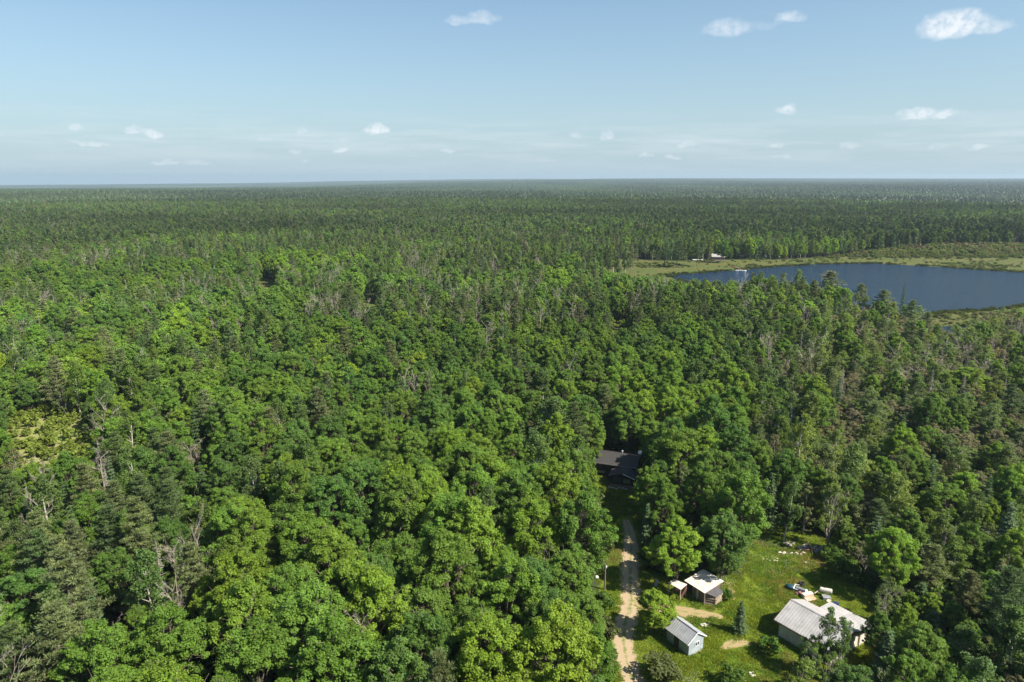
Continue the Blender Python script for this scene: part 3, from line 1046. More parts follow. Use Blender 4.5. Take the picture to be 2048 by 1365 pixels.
def window(parent, c, nrm, wd, ht, fm, gm, mull=0, name='window'):
    """frame with a pane as its sub-part; c centre, nrm 2d outward normal"""
    nx, ny = nrm
    tx, ty = -ny, nx
    g = Geo()

    def P3(s, z, o):
        return (c[0] + tx * s + nx * o, c[1] + ty * s + ny * o, c[2] + z)

    def bar(s0, s1, z0, z1):
        g.prism([P3(s0, z0, 0.004), P3(s1, z0, 0.004), P3(s1, z1, 0.004), P3(s0, z1, 0.004)], [P3(s0, z0, 0.05), P3(s1, z0, 0.05), P3(s1, z1, 0.05), P3(s0, z1, 0.05)])
    w2, h2, f = wd / 2, ht / 2, 0.06
    bar(-w2 - f, w2 + f, h2, h2 + f)
    bar(-w2 - f, w2 + f, -h2 - f, -h2)
    bar(-w2 - f, -w2, -h2, h2)
    bar(w2, w2 + f, -h2, h2)
    for i in range(mull):
        s = -w2 + wd * (i + 1) / (mull + 1)
        bar(s - 0.03, s + 0.03, -h2, h2)
    fr = g.obj(name, fm, parent)
    g2 = Geo()
    g2.prism([P3(-w2, -h2, 0.006), P3(w2, -h2, 0.006), P3(w2, h2, 0.006), P3(-w2, h2, 0.006)], [P3(-w2, -h2, 0.022), P3(w2, -h2, 0.022), P3(w2, h2, 0.022), P3(-w2, h2, 0.022)])
    g2.obj('pane', gm, fr)
    return fr


def door(parent, c, nrm, wd, ht, mat, z0=0.0, handle=True):
    nx, ny = nrm
    tx, ty = -ny, nx
    g = Geo()

    def P3(s, z, o):
        return (c[0] + tx * s + nx * o, c[1] + ty * s + ny * o, z)
    g.prism([P3(-wd / 2, z0, 0.005), P3(wd / 2, z0, 0.005), P3(wd / 2, z0 + ht, 0.005), P3(-wd / 2, z0 + ht, 0.005)],
            [P3(-wd / 2, z0, 0.045), P3(wd / 2, z0, 0.045), P3(wd / 2, z0 + ht, 0.045), P3(-wd / 2, z0 + ht, 0.045)])
    d = g.obj('door', mat, parent)
    if handle:
        g = Geo()
        p = P3(wd * 0.36, z0 + ht * 0.48, 0.07)
        g.box(p[0] - 0.03, p[0] + 0.03, p[1] - 0.03, p[1] + 0.03, p[2] - 0.07, p[2] + 0.07)
        g.obj('handle', M['galv'], d)
    return d


# ---- the large pale barn with its lean-to
TH = -0.938
barn = empty('barn', (35.718, 79.709, 0), TH, 'large cream barn with ribbed pale metal roof and lean-to, behind a slender aspen', 'barn')
L, W, he, hr, ol = 7.26, 6.71, 2.45, 3.89, 0.6
g = Geo()
gable_body(g, L, W, he, hr - 0.1)
for i in range(1, 18):          # siding seams standing proud on the long front wall
    g.box(i * L / 18 - 0.012, i * L / 18 + 0.012, -0.018, 0.002, 0.05, he - 0.05)
g.obj('wall', M['cream'], barn)
g = Geo()
g.box(-0.08, L + 0.08, -0.08, W + 0.08, -0.2, 0.12)
g.obj('foundation', M['concrete'], barn)
k = (hr - he) / (W / 2)
for s in (0, 1):
    ye = -0.35 if s == 0 else W + 0.2
    ze = he - k * (0.35 if s == 0 else 0.2)
    g = Geo()
    ribbed(g, (-ol, W / 2, hr), (L + ol, W / 2, hr), (L + ol, ye, ze), (-ol, ye, ze), 0.05, 22, 0.07, 0.05)
    g.obj('roof', M['roof_metal'], barn)
g = Geo()
g.prism([(-ol, W / 2 - 0.16, hr - 0.02), (L + ol, W / 2 - 0.16, hr - 0.02), (L + ol, W / 2, hr + 0.05), (-ol, W / 2, hr + 0.05)],
        [(-ol, W / 2 - 0.16, hr + 0.01), (L + ol, W / 2 - 0.16, hr + 0.01), (L + ol, W / 2, hr + 0.08), (-ol, W / 2, hr + 0.08)])
g.prism([(-ol, W / 2 + 0.16, hr - 0.02), (L + ol, W / 2 + 0.16, hr - 0.02), (L + ol, W / 2 + 0.003, hr + 0.05), (-ol, W / 2 + 0.003, hr + 0.05)],
        [(-ol, W / 2 + 0.16, hr + 0.01), (L + ol, W / 2 + 0.16, hr + 0.01), (L + ol, W / 2 + 0.003, hr + 0.08), (-ol, W / 2 + 0.003, hr + 0.08)])
g.obj('ridge_cap', M['roof_metal'], barn)
g = Geo()
for x in (-ol - 0.03, L + ol + 0.03):
    g.beam((x, -0.37, he - k * .37 - 0.09), (x, W / 2, hr - 0.09), 0.05, 0.20)
    g.beam((x, W / 2, hr - 0.09), (x, W + 0.22, he - k * .22 - 0.09), 0.05, 0.20)
g.box(-ol, L + ol, -0.40, -0.36, he - k * .35 - 0.2, he - k * .35 - 0.03)
g.obj('fascia', M['trim_brown'], barn)
g = Geo()
g.beam((L + 0.07, W / 2 - 0.1, 0.1), (L + 0.07, W / 2 - 0.1, hr - 0.35), 0.16, 0.12)
g.obj('corner_post', M['trim_dark'], barn)
for y0, y1 in ((0.5, 3.0), (3.6, 6.3)):
    g = Geo()
    g.box(L + 0.005, L + 0.05, y0, y1, 0.12, 2.25)
    for i in range(1, 5):
        zz = 0.12 + i * 2.13 / 5
        g.box(L + 0.048, L + 0.062, y0 + 0.03, y1 - 0.03, zz - 0.015, zz + 0.015)
    g.obj('garage_door', M['cream'], barn)
door(barn, (1.75, 0, 0), (0, -1), 0.9, 2.0, M['cream'], 0.12)
g = Geo()
g.box(4.32, 4.40, -0.05, -0.003, 0.1, he - 0.1)
g.obj('door_track', M['trim_dark'], barn)
# lean-to along the far long side
g = Geo()
x0, x1, y0, y1 = 2.0, L + 0.2, W + 0.012, W + 2.9
g.prism([(x0, y0, 0), (x0, y1, 0), (x0, y1, 1.9), (x0, y0, 2.16)], [(x1, y0, 0), (x1, y1, 0), (x1, y1, 1.9), (x1, y0, 2.16)])
lt = g.obj('lean_to', M['cream'], barn)
g = Geo()
ribbed(g, (x0 - 0.5, W - 0.1, 2.29), (x1 + 0.5, W - 0.1, 2.29), (x1 + 0.5, y1 + 0.35, 1.98), (x0 - 0.5, y1 + 0.35, 1.98), 0.05, 17, 0.07, 0.05)
g.obj('lean_to_roof', M['roof_metal'], lt)

# ---- small grey shed
shed = empty('garden_shed', (20.542, 78.919, 0), -1.005, 'small pale grey shed with ribbed metal gable roof, right of the yellow-green tree', 'shed')
L, W, he, hr, ol, ow = 3.9, 2.64, 2.25, 3.16, 0.16, 0.42
k = (hr - he) / (W / 2) 
g = Geo()
gable_body(g, L, W, he, hr - 0.06)
for zz in np.arange(0.25, 2.2, 0.2):
    g.box(L - 0.002, L + 0.012, 0.02, W - 0.02, zz, zz + 0.015)
g.obj('wall', M['grey_wall'], shed)
g = Geo()
g.box(L + 0.002, L + 0.12, 0.3, W - 0.1, -0.05, 0.12)
g.obj('foundation', M['concrete'], shed)
for s in (0, 1):
    ye = -ow if s == 0 else W + ow
    g = Geo()
    ribbed(g, (-ol, W / 2, hr), (L + ol, W / 2, hr), (L + ol, ye, he - k * ow), (-ol, ye, he - k * ow), 0.04, 13, 0.06, 0.045)
    g.obj('roof', M['roof_metal_blue'], shed)
g = Geo()
g.beam((-ol, W / 2, hr + 0.02), (L + ol, W / 2, hr + 0.02), 0.22, 0.05)
g.obj('ridge_cap', M['roof_metal_blue'], shed)
g = Geo()
for x in (-ol - 0.02, L + ol + 0.02):
    g = Geo()
    g.beam((x, -ow, he - k * ow - 0.07), (x, W / 2, hr - 0.07), 0.03, 0.13)
    g.beam((x, W / 2, hr - 0.07), (x, W + ow, he - k * ow - 0.07), 0.03, 0.13)
    g.obj('fascia', M['white'], shed)
window(shed, (L + 0.012, W * 0.56, 1.35), (1, 0), 0.62, 0.55, M['white'], M['glass'], 1)
door(shed, (1.75, 0, 0), (0, -1), 0.85, 1.9, M['trim_dark'], 0.08)

# ---- dark cabin among the trees
z_e = 3.0
pl, pr_ = P(1184.5, 924, z_e), P(1274.4, 936.6, z_e)
ev = (pr_ - pl)[:2]
LE = float(np.linalg.norm(ev))
th = math.atan2(ev[1], ev[0])
cabin = empty('cabin', (pl[0] + 0.45 * math.cos(th) - 0.45 * math.sin(th) * -1 * 0 - 0.0, pl[1] + 0.45 * math.sin(th), 0), th,
              'dark wooden cabin with black shingle roof and gabled front porch in the trees', 'cabin')
# local frame: x along the eave, y away from the camera; eave line at y = 0, wall at y = 0.45
L, W = LE - 0.9, 6.0
W0, hr = 0.45, 4.25
k = (hr - z_e) / (W / 2 + 0.45)
g = Geo()
body = [(0, W0, 0), (0, W0 + W, 0), (0, W0 + W, z_e + k * 0.45 - 0.06), (0, W0 + W / 2, hr - 0.08), (0, W0, z_e + k * 0.45 - 0.06)]
g.prism(body, [(L, b, c) for (a, b, c) in body])
for zz in np.arange(0.25, 2.9, 0.24):
    g.box(0.02, L - 0.02, W0 - 0.03, W0 - 0.002, zz, zz + 0.10)
g.obj('wall', M['dark_wall'], cabin)
for s in (0, 1):
    y_out = 0.0 if s == 0 else 2 * W0 + W
    g = Geo()
    g.slab([(-0.45, W0 + W / 2, hr), (L + 0.45, W0 + W / 2, hr), (L + 0.45, y_out, z_e), (-0.45, y_out, z_e)], 0.1)
    for i in range(1, 14):
        t = i / 14
        y, z = W0 + W / 2 + (y_out - W0 - W / 2) * t, hr + (z_e - hr) * t
        g.box(-0.44, L + 0.44, min(y, y + 0.02), max(y, y + 0.02), z - 0.02, z + 0.018)
    rf = g.obj('roof', M['shingle'], cabin)
    if s == 0:
        g = Geo()
        g.box(-0.47, L + 0.47, -0.03, -0.002, z_e - 0.18, z_e - 0.01)
        g.obj('gutter', M['grey_wood'], rf)
g = Geo()
g.tube([(L * 0.60, W0 + W / 2 + 0.25, hr - 0.2), (L * 0.60, W0 + W / 2 + 0.25, hr + 0.42)], [0.13, 0.13], 10)
g.tube([(L * 0.60, W0 + W / 2 + 0.25, hr + 0.45), (L * 0.60, W0 + W / 2 + 0.25, hr + 0.58)], [0.24, 0.08], 10)
g.obj('chimney', M['galv'], cabin)
g = Geo()
xw = L * 0.17
window(cabin, (xw, W0 - 0.03, 0.95), (0, -1), 1.5, 0.5, M['trim_dark'], M['curtain'], 1)
window(cabin, (0.9, W0 - 0.03, 2.3), (0, -1), 0.8, 0.55, M['trim_dark'], M['glass'], 1)
window(cabin, (L * 0.90, W0 - 0.03, 1.7), (0, -1), 0.8, 1.0, M['trim_dark'], M['glass'], 1)
# porch
cc, ss = math.cos(th), math.sin(th)
org = Vector(cabin.location)


def loc(pt):
    dx, dy = pt[0] - org.x, pt[1] - org.y
    return Vector((dx * cc + dy * ss, -dx * ss + dy * cc, pt[2]))


rf_ = loc(P(1243.4, 947, 3.0))
lf_ = loc(P(1215.2, 957.5, 2.15))
rt_ = loc(P(1269.5, 972.8, 2.15))
cxp = rf_.x
hw = 2.35
yf = rf_.y
kz = (3.0 - 2.05) / (hw + 0.35)
g = Geo()
body = [(cxp - hw, yf + 0.35, 0), (cxp + hw, yf + 0.35, 0), (cxp + hw, yf + 0.35, 3.0 - kz * hw - 0.08), (cxp, yf + 0.35, 2.92), (cxp - hw, yf + 0.35, 3.0 - kz * hw - 0.08)]
g.prism(body, [(a, W0 - 0.035, c) for (a, b, c) in body])
porch = g.obj('porch', M['dark_wall'], cabin)
for s in (-1, 1):
    g = Geo()
    g.slab([(cxp, yf, 3.0), (cxp, W0 - 0.04, 3.0), (cxp + s * (hw + 0.35), W0 - 0.04, 2.05), (cxp + s * (hw + 0.35), yf, 2.05)], 0.09)
    for i in range(1, 9):
        t = i / 9
        xx, z = cxp + s * (hw + 0.35) * t, 3.0 - 0.95 * t
        g.box(min(xx, xx + 0.02), max(xx, xx + 0.02), yf + 0.01, W0 - 0.05, z - 0.02, z + 0.016)
    g.obj('porch_roof', M['shingle'], porch)
g = Geo()
g.beam((cxp + 0.15, yf - 0.03, 3.0 - 0.12), (cxp + hw + 0.35, yf - 0.03, 2.05 - 0.05), 0.05, 0.16)
g.obj('bargeboard', M['white'], porch)
for xx, gm in ((-0.95, M['glass']), (1.0, M['curtain'])):
    window(porch, (cxp + xx, yf + 0.35, 1.30), (0, -1), 1.35, 0.85, M['trim_dark'], gm, 1)
g = Geo()
for i in range(7):
    x = cxp - hw + i * 2 * hw / 6
    g.beam((x, yf - 0.55, 0), (x, yf - 0.55, 0.75), 0.08)
g.beam((cxp - hw, yf - 0.55, 0.78), (cxp + hw, yf - 0.55, 0.78), 0.09, 0.06)
g.box(cxp - hw, cxp + hw, yf - 0.6, yf + 0.345, 0.1, 0.2)
g.obj('porch_railing', M['plank'], porch)
# satellite dish on the ridge end
dsh = empty('satellite_dish', (0, 0, 0), 0, 'round pale satellite dish on a mast at the right end of the cabin roof', 'satellite dish')
pd = Matrix.Translation(org) @ Matrix.Rotation(th, 4, 'Z') @ Vector((L + 0.38, W0 + W / 2 - 0.3, hr - 0.1))
dsh.location = pd


def dish(parent, r, z):
    g = Geo()
    V, Q = [], []
    n, K = 18, 4
    ax = Vector((-0.35, -0.75, 0.55)).normalized()
    a = ax.cross(Vector((0, 0, 1))).normalized()
    b = ax.cross(a)
    for s in (0, 1):
        for i in range(K + 1):
            rr_ = r * max(i / K, 0.03)
            for j in range(n):
                t = 2 * PI * j / n
                V.append(Vector((0, 0, z)) + (a * math.cos(t) + b * math.sin(t)) * rr_ + ax * (0.28 * rr_ * rr_ / r - (0.02 if s else 0)))
    for s in (0, 1):
        o_ = s * (K + 1) * n
        for i in range(K):
            for j in range(n):
                q = (o_ + i * n + j, o_ + i * n + (j + 1) % n, o_ + (i + 1) * n + (j + 1) % n, o_ + (i + 1) * n + j)
                Q.append(q if s == 0 else q[::-1])
    for j in range(n):
        Q.append((K * n + j, K * n + (j + 1) % n, (K + 1) * n + K * n + (j + 1) % n, (K + 1) * n + K * n + j))
    g.add(V, Q)
    g.obj('reflector', M['white'], parent, True)
    g = Geo()
    g.beam(Vector((0, 0, z - r * 0.85)) , Vector((0, 0, z - r * 0.6)) + ax * r * 1.1, 0.025)
    g.beam(Vector((0, 0, z - r * 0.6)) + ax * r * 1.1, Vector((0, 0, z - r * 0.35)) + ax * r * 1.15, 0.07)
    g.obj('feed_arm', M['greypaint'], parent)
    g = Geo()
    g.tube([(0, 0, 0), (0, 0, z - 0.04)], [0.035, 0.03], 8)
    g.obj('mast', M['galv'], parent)


dish(dsh, 0.42, 0.95)
# stones in front of the porch
for i in range(6):
    x, y, _ = P(1219 + i * 6.5, 976 + (i % 3) * 1.2 + i * 0.3)
    g = Geo()
    g.blob((0, 0, 0.12), (0.28 - 0.02 * (i % 4), 0.22, 0.16), i + 50, 2, 0.22)
    o = g.obj('stone', M['rock'])
    o.location = (x, y, 0)
    tag(o, 'one of the pale stones lined up in front of the dark cabin porch', 'stone', 'stones in front of the cabin porch')

# ---- open log shed with rusty roof
ls = empty('log_shed', (0, 0, 0), 0, 'old log shed with sloping rusty metal roof and black tar-paper lean-to', 'shed')
eL, eR, bR, bL = [Vector(P(a, b, z)) for a, b, z in ((1368.8, 1161.5, 2.05), (1409.4, 1187, 2.05), (1447.7, 1162.7, 2.55), (1385, 1145, 2.55))]
bL = bR + (eL - eR)
ls.location = (float(eR.x), float(eR.y), 0)
o0 = Vector(ls.location)
g = Geo()
ribbed(g, eL - o0, eR - o0, bR - o0, bL - o0, 0.03, 16, 0.04, 0.03)
rf = g.obj('roof', M['rust_roof'], ls)
e = (eR - eL)
wv = (bR - eR)
e2, w2 = Vector((e.x, e.y, 0)), Vector((wv.x, wv.y, 0))


def LS(a, b, z):
    v = (eL - o0) + e2 * a + w2 * b
    return Vector((v.x, v.y, z))


def rz_(b):
    return 2.05 + 0.5 * b - 0.04


g = Geo()          # back wall and the two ends, of upright planks
for (a0, b0, a1, b1, n) in ((0.08, 0.9, 0.95, 0.9, 16), (0.08, 0.1, 0.08, 0.9, 12), (0.93, 0.12, 0.93, 0.88, 12), (0.42, 0.1, 0.93, 0.1, 12)):
    for i in range(n):
        t0, t1 = i / n, (i + 0.86) / n
        pa = LS(a0 + (a1 - a0) * t0, b0 + (b1 - b0) * t0, 0)
        pb = LS(a0 + (a1 - a0) * t1, b0 + (b1 - b0) * t1, 0)
        h = rz_(b0 + (b1 - b0) * t0) - 0.03
        d = (pb - pa).normalized().cross(Vector((0, 0, 1))) * 0.03
        g.prism([pa - d, pb - d, pb + d, pa + d], [v + Vector((0, 0, h)) for v in (pa - d, pb - d, pb + d, pa + d)])
g.obj('plank_wall', M['plank'], ls)
for (a, b) in ((0.05, 0.06), (0.40, 0.06), (0.96, 0.05), (0.05, 0.94), (0.97, 0.94)):
    g = Geo()
    g.tube([LS(a, b, -0.1), LS(a, b, rz_(b) - 0.02)], [0.07, 0.06], 8)
    g.obj('post', M['grey_wood'], ls)
pa, pb = LS(0.56, 0.085, 0.05), LS(0.66, 0.085, 0.05)
g = Geo()
d = (pb - pa).normalized().cross(Vector((0, 0, 1))) * 0.03
g.prism([pa + d * 1.5, pb + d * 1.5, pb + d * 3, pa + d * 3], [v + Vector((0, 0, 1.6)) for v in (pa + d * 1.5, pb + d * 1.5, pb + d * 3, pa + d * 3)])
g.obj('door', M['galv'], ls)
# lean-to: stacked logs under a black roof
T = [Vector(P(a, b, z)) - o0 for a, b, z in ((1413, 1187, 1.95), (1433.5, 1173.6, 2.15), (1447.7, 1184, 1.55), (1432.5, 1195, 1.35))]
g = Geo()
g.slab(T, 0.05)
tarr = g.obj('tar_roof', M['tarpaper'], ls)
w1, w2_ = Vector(P(1405, 1206.5, 0)) - o0, Vector(P(1429.5, 1211, 0)) - o0
w3 = w2_ + (T[2] - T[3]) * 0.92
w3.z = 0
g = Geo()
for i in range(9):
    z = 0.12 + i * 0.165
    top = 1.75 - 0.35
    f = 1.0 if z < 1.3 else 0.55
    j = 0.05 * ((i * 37) % 5 - 2) / 2
    a_, b_ = w1 + Vector((0, j, z)), w1.lerp(w2_, f) + Vector((0, j, z))
    g.tube([a_, b_ + (b_ - a_).normalized() * 0.12], [0.085, 0.075], 7)
    if z < 1.25:
        a_, b_ = w2_ + Vector((0, 0, z + 0.08)), w3 + Vector((0, 0, z + 0.08))
        g.tube([a_ - (b_ - a_).normalized() * 0.1, b_], [0.08, 0.075], 7)
g.obj('log_wall', M['log'], ls)
# little roof on posts to its left
lr = empty('woodshed', (0, 0, 0), 0, 'small open shelter with pale metal roof on posts, left of the log shed', 'shelter')
S_ = [Vector(P(a, b, z)) for a, b, z in ((1336, 1165.8, 1.75), (1361.7, 1180, 1.75), (1374, 1169, 2.05), (1348.4, 1158.8, 2.05))]
lr.location = (float(S_[1].x), float(S_[1].y), 0)
o1 = Vector(lr.location)
S_ = [s - o1 for s in S_]
g = Geo()
ribbed(g, S_[0], S_[1], S_[2], S_[3], 0.03, 9, 0.04, 0.025)
g.obj('roof', M['rust_roof'], lr)
for i, s in enumerate(S_):
    cpt = (S_[0] + S_[2]) / 2
    b = s.lerp(cpt, 0.08)
    g = Geo()
    g.tube([(b.x, b.y, -0.1), (b.x, b.y, s.z - 0.05)], [0.075, 0.065], 8)
    g.obj('post', M['grey_wood'] if i != 1 else M['pale_wood'], lr)
g = Geo()
for i in range(5):
    z = 0.15 + i * 0.3
    a_, b_ = S_[3].lerp(S_[2], 0.06), S_[3].lerp(S_[2], 0.94)
    g.beam((a_.x, a_.y, z), (b_.x, b_.y, z), 0.04, 0.2)
g.beam((S_[1].x * 0.9 + S_[2].x * 0.1, S_[1].y * 0.9 + S_[2].y * 0.1, 0.2), (S_[2].x * 0.95, S_[2].y * 0.95, 1.3), 0.05, 0.12)
g.beam((S_[1].x * 0.9 + S_[2].x * 0.1, S_[1].y * 0.9 + S_[2].y * 0.1, 0.6), (S_[2].x * 0.95, S_[2].y * 0.95, 1.7), 0.05, 0.12)
g.obj('side_boards', M['red'], lr)
g = Geo()
a_, b_ = Vector(P(1429.5, 1212, 0)), Vector(P(1445.5, 1186, 1.5))
g.beam((0, 0, 0), b_ - a_, 0.10)
o = g.obj('leaning_pole', M['pale_wood'])
o.location = a_
tag(o, 'pale pole leaning on the right end of the log shed', 'pole')
g = Geo()
a_, b_ = Vector(P(1310, 1175, 0.0)), Vector(P(1315, 1160.5, 1.0))
d = Vector((0.22, -0.03, 0))
v = (b_ - a_)
g.prism([-d, d, d + v, -d + v], [-d + Vector((0, 0.04, 0.05)), d + Vector((0, 0.04, 0.05)), d + v + Vector((0, 0.04, 0.05)), -d + v + Vector((0, 0.04, 0.05))])
for t in (-0.7, 0, 0.7):
    g.beam(d * t + Vector((0, -0.02, 0.03)), d * t + v + Vector((0, -0.02, 0.03)), 0.04)
o = g.obj('metal_sheet', M['galv'])
o.location = a_
tag(o, 'pale ribbed metal sheet propped up in the shade left of the log shed', 'metal sheet')

# ---- utility pole with a dish
b_ = Vector(P(1209, 1180, 0))
up = empty('utility_pole', b_, 0, 'dark wooden utility pole with pale lamp head, left of the gravel drive', 'pole')
g = Geo()
g.tube([(0, 0, -0.2), (0, 0, 4.3)], [0.13, 0.10], 10)
g.obj('post', M['pole'], up)
g = Geo()
g.beam((0, 0, 4.15), (-0.35, 0.05, 4.75), 0.05)
g.obj('lamp_arm', M['galv'], up)
g = Geo()
g.blob((-0.42, 0.05, 4.85), (0.26, 0.26, 0.17), 3, 2, 0.05)
g.obj('lamp_head', M['galv'], up, True)
g = Geo()
g.box(0.08, 0.24, -0.12, 0.04, 3.7, 4.0)
g.obj('junction_box', M['white'], up)
o = Geo().blob((0, 0, 0.25), (0.28, 0.24, 0.26), 8, 2, 0.2).obj('feed_bag', M['white'])
o.location = P(1193, 1158)
tag(o, 'white bag half hidden in leaves left of the utility pole', 'bag')

# ---- rubble, stones, bags
def pile(name, px, py, n, spread, size, mat, label, cat, seed, flat=0.6, item='stone'):
    r = random.Random(seed)
    c = P(px, py)
    root = empty(name, c, 0, label, cat)
    for i in range(n):
        g = Geo()
        s = size * r.uniform(0.6, 1.3)
        a, d = r.uniform(0, 2 * PI), math.sqrt(r.random())
        g.blob((math.cos(a) * d * spread[0], math.sin(a) * d * spread[1], s * 0.35), (s, s * r.uniform(0.6, 1.0), s * flat), seed * 31 + i, 1 if size < 0.3 else 2, 0.28)
        g.obj(item, mat, root)
    return root


pile('rubble_pile', 1411, 1251, 14, (0.95, 0.35), 0.22, M['rock'], 'pale heap of broken rubble behind the small grey shed', 'rubble pile', 5)
pile('rubble_pile', 1505, 1349, 8, (0.35, 0.45), 0.22, M['rock'], 'little white heap of rubble near the bottom edge of the clearing', 'rubble pile', 6)
pile('stone_pile', 1622, 1098, 34, (2.1, 1.0), 0.36, M['greystone'], 'grey stone pile with an orange board at the top of the clearing', 'stone pile', 7)
pile('stone_pile', 1581, 1088, 16, (1.6, 0.7), 0.26, M['greystone'], 'low grey stone heap left of the bigger stone pile', 'stone pile', 8)
pile('stone_pile', 1598, 1108, 12, (1.5, 0.5), 0.22, M['rock'], 'row of pale stones below the bigger stone pile', 'stone pile', 9)
pile('stone_pile', 1563, 1107, 5, (0.5, 0.3), 0.24, M['rock'], 'few white stones at the upper left of the clearing', 'stone pile', 10)
pile('stone_pile', 1615, 1125, 6, (0.7, 0.4), 0.2, M['rock'], 'scattered pale stones in the grass below the stone piles', 'stone pile', 12)
pile('stone_pile', 1545, 1120, 10, (1.7, 0.5), 0.16, M['rock'], 'line of small pale stones in the grass, upper left of the clearing', 'stone pile', 13)
g = Geo()
g.beam((-0.9, 0, 0), (0.9, -0.15, 0.05), 0.28, 0.06)
o = g.obj('board', M['orange'])
o.location = Vector(P(1618, 1103.5)) + Vector((0, 0, 0.35))
tag(o, 'orange-brown board lying on the front of the stone pile', 'board')
a_, b_ = Vector(P(1613, 1083, 0.7)), Vector(P(1625, 1107, 0.25))
g = Geo()
g.tube([(0, 0, 0), (b_ - a_) * 0.5 + Vector((0, 0, 0.05)), b_ - a_], [0.08, 0.1, 0.12], 7)
o = g.obj('log', M['trim_dark'])
o.location = a_
tag(o, 'dark log lying slantwise over the stone pile', 'log')

# ---- scrap behind the barn
c = Vector(P(1588, 1181))
o = empty('snowmobile', c, RAD(-35), 'old snowmobile with teal hood, white windscreen frame and grey seat, behind the barn', 'snowmobile')
g = Geo()
g.blob((-0.55, 0, 0.42), (0.75, 0.5, 0.36), 21, 3, 0.03)
g.obj('hood', M['teal'], o, True)
g = Geo()
g.beam((0.0, -0.5, 0.55), (0.0, 0.5, 0.75), 0.1)
g.beam((0.0, 0.5, 0.75), (0.55, 0.55, 0.75), 0.1)
g.beam((0.0, -0.5, 0.55), (0.55, -0.5, 0.6), 0.1)
g.obj('windscreen_frame', M['white'], o)
g = Geo()
g.prism([(0.12, -0.32, 0.3), (1.5, -0.32, 0.3), (1.5, 0.32, 0.3), (0.12, 0.32, 0.3)], [(0.2, -0.26, 0.72), (1.45, -0.24, 0.66), (1.45, 0.24, 0.66), (0.2, 0.26, 0.72)])
g.obj('seat', M['greypaint'], o)
g = Geo()
g.blob((1.65, 0, 0.4), (0.28, 0.4, 0.36), 5, 2, 0.06)
g.obj('rear_cowl', M['white'], o, True)
g = Geo()
g.prism([(0.1, -0.22, 0.02), (1.7, -0.22, 0.02), (1.7, 0.22, 0.02), (0.1, 0.22, 0.02)], [(0.0, -0.22, 0.3), (1.8, -0.22, 0.3), (1.8, 0.22, 0.3), (0.0, 0.22, 0.3)])
g.obj('track', M['rubber'], o)
for s in (-1, 1):
    g = Geo()
    g.beam((-1.4, s * 0.42, 0.16), (-0.3, s * 0.42, 0.05), 0.14, 0.04)
    g.beam((-0.8, s * 0.3, 0.35), (-0.8, s * 0.42, 0.08), 0.05)
    g.obj('ski', M['rubber'], o)
c = Vector(P(1602, 1171))


def torus(g, R, r, n=20, m=8):
    V = [((R + r * math.cos(b)) * math.cos(a), (R + r * math.cos(b)) * math.sin(a), r * math.sin(b) + r) for a in [2 * PI * i / n for i in range(n)] for b in [2 * PI * j / m for j in range(m)]]
    g.add(V, [(i * m + j, i * m + (j + 1) % m, ((i + 1) % n) * m + (j + 1) % m, ((i + 1) % n) * m + j)[::-1] for i in range(n) for j in range(m)])


for dx, dz, lb in ((0, 0.0, 'black tyre lying under another tyre beside the old snowmobile'), (0.12, 0.24, 'black tyre lying on top of another beside the old snowmobile')):
    g = Geo()
    torus(g, 0.34, 0.12)
    t_ = g.obj('tyre', M['rubber'], None, True)
    t_.location = c + Vector((dx, 0.1 * dx, dz))
    tag(t_, lb, 'tyre', 'tyres behind the barn')
g = Geo()
g.blob((0, 0, 0.25), (0.42, 0.3, 0.28), 33, 2, 0.25)
g.blob((-0.5, -0.1, 0.2), (0.22, 0.18, 0.2), 34, 2, 0.2)
t_ = g.obj('fuel_can', M['red'])
t_.location = P(1599, 1189)
tag(t_, 'faded red container in the clutter below the old snowmobile', 'container')
# tipped chest freezer, rusty inside
c = Vector(P(1617, 1196.5))
o = empty('chest_freezer', c, RAD(18), 'cream chest freezer on its side with rust-stained open front, behind the barn ridge', 'freezer')
g = Geo()
g.box(-0.85, 0.85, -0.02, 0.62, 0.0, 0.62)
g.obj('cabinet', M['cream'], o)
g = Geo()
g.box(-0.78, 0.78, -0.06, -0.024, 0.06, 0.56)
g.obj('liner', M['rustmetal'], o)
g = Geo()
g.prism([(-0.8, -0.7, 0.02), (0.85, -0.7, 0.02), (0.85, -0.08, 0.1), (-0.8, -0.08, 0.1)], [(-0.8, -0.7, 0.1), (0.85, -0.7, 0.1), (0.85, -0.08, 0.18), (-0.8, -0.08, 0.18)])
g.obj('lid', M['rustmetal'], o)
a_, b_ = Vector(P(1629, 1187, 0.5)), Vector(P(1641.5, 1177.5, 1.0))
g = Geo()
g.beam((0, 0, 0), b_ - a_, 0.16, 0.05)
t_ = g.obj('plank', M['pale_wood'])
t_.location = a_
tag(t_, 'pale plank bridging from the freezer to the fuel tank', 'plank')
c = Vector(P(1650, 1193))
o = empty('fuel_tank', c, RAD(-22), 'cream fuel tank standing on legs behind the barn lean-to', 'fuel tank')
g = Geo()
R_, n = 0.30, 14
prof = [(-0.85, 0.6), (-0.80, 0.92), (-0.7, 1.0), (0.7, 1.0), (0.80, 0.92), (0.85, 0.6)]
V = []
for x, f in prof:
    for j in range(n):
        t = 2 * PI * j / n
        V.append((x, R_ * f * math.cos(t), 1.0 + R_ * f * 1.25 * math.sin(t)))
Q = [(i * n + j, i * n + (j + 1) % n, (i + 1) * n + (j + 1) % n, (i + 1) * n + j)[::-1] for i in range(len(prof) - 1) for j in range(n)]
T_ = [(0, j + 1, j)[::-1] for j in range(1, n - 1)] + [((len(prof) - 1) * n, (len(prof) - 1) * n + j + 1, (len(prof) - 1) * n + j) for j in range(1, n - 1)]
g.add(V, Q, T_)
g.obj('tank', M['cream'], o, True)
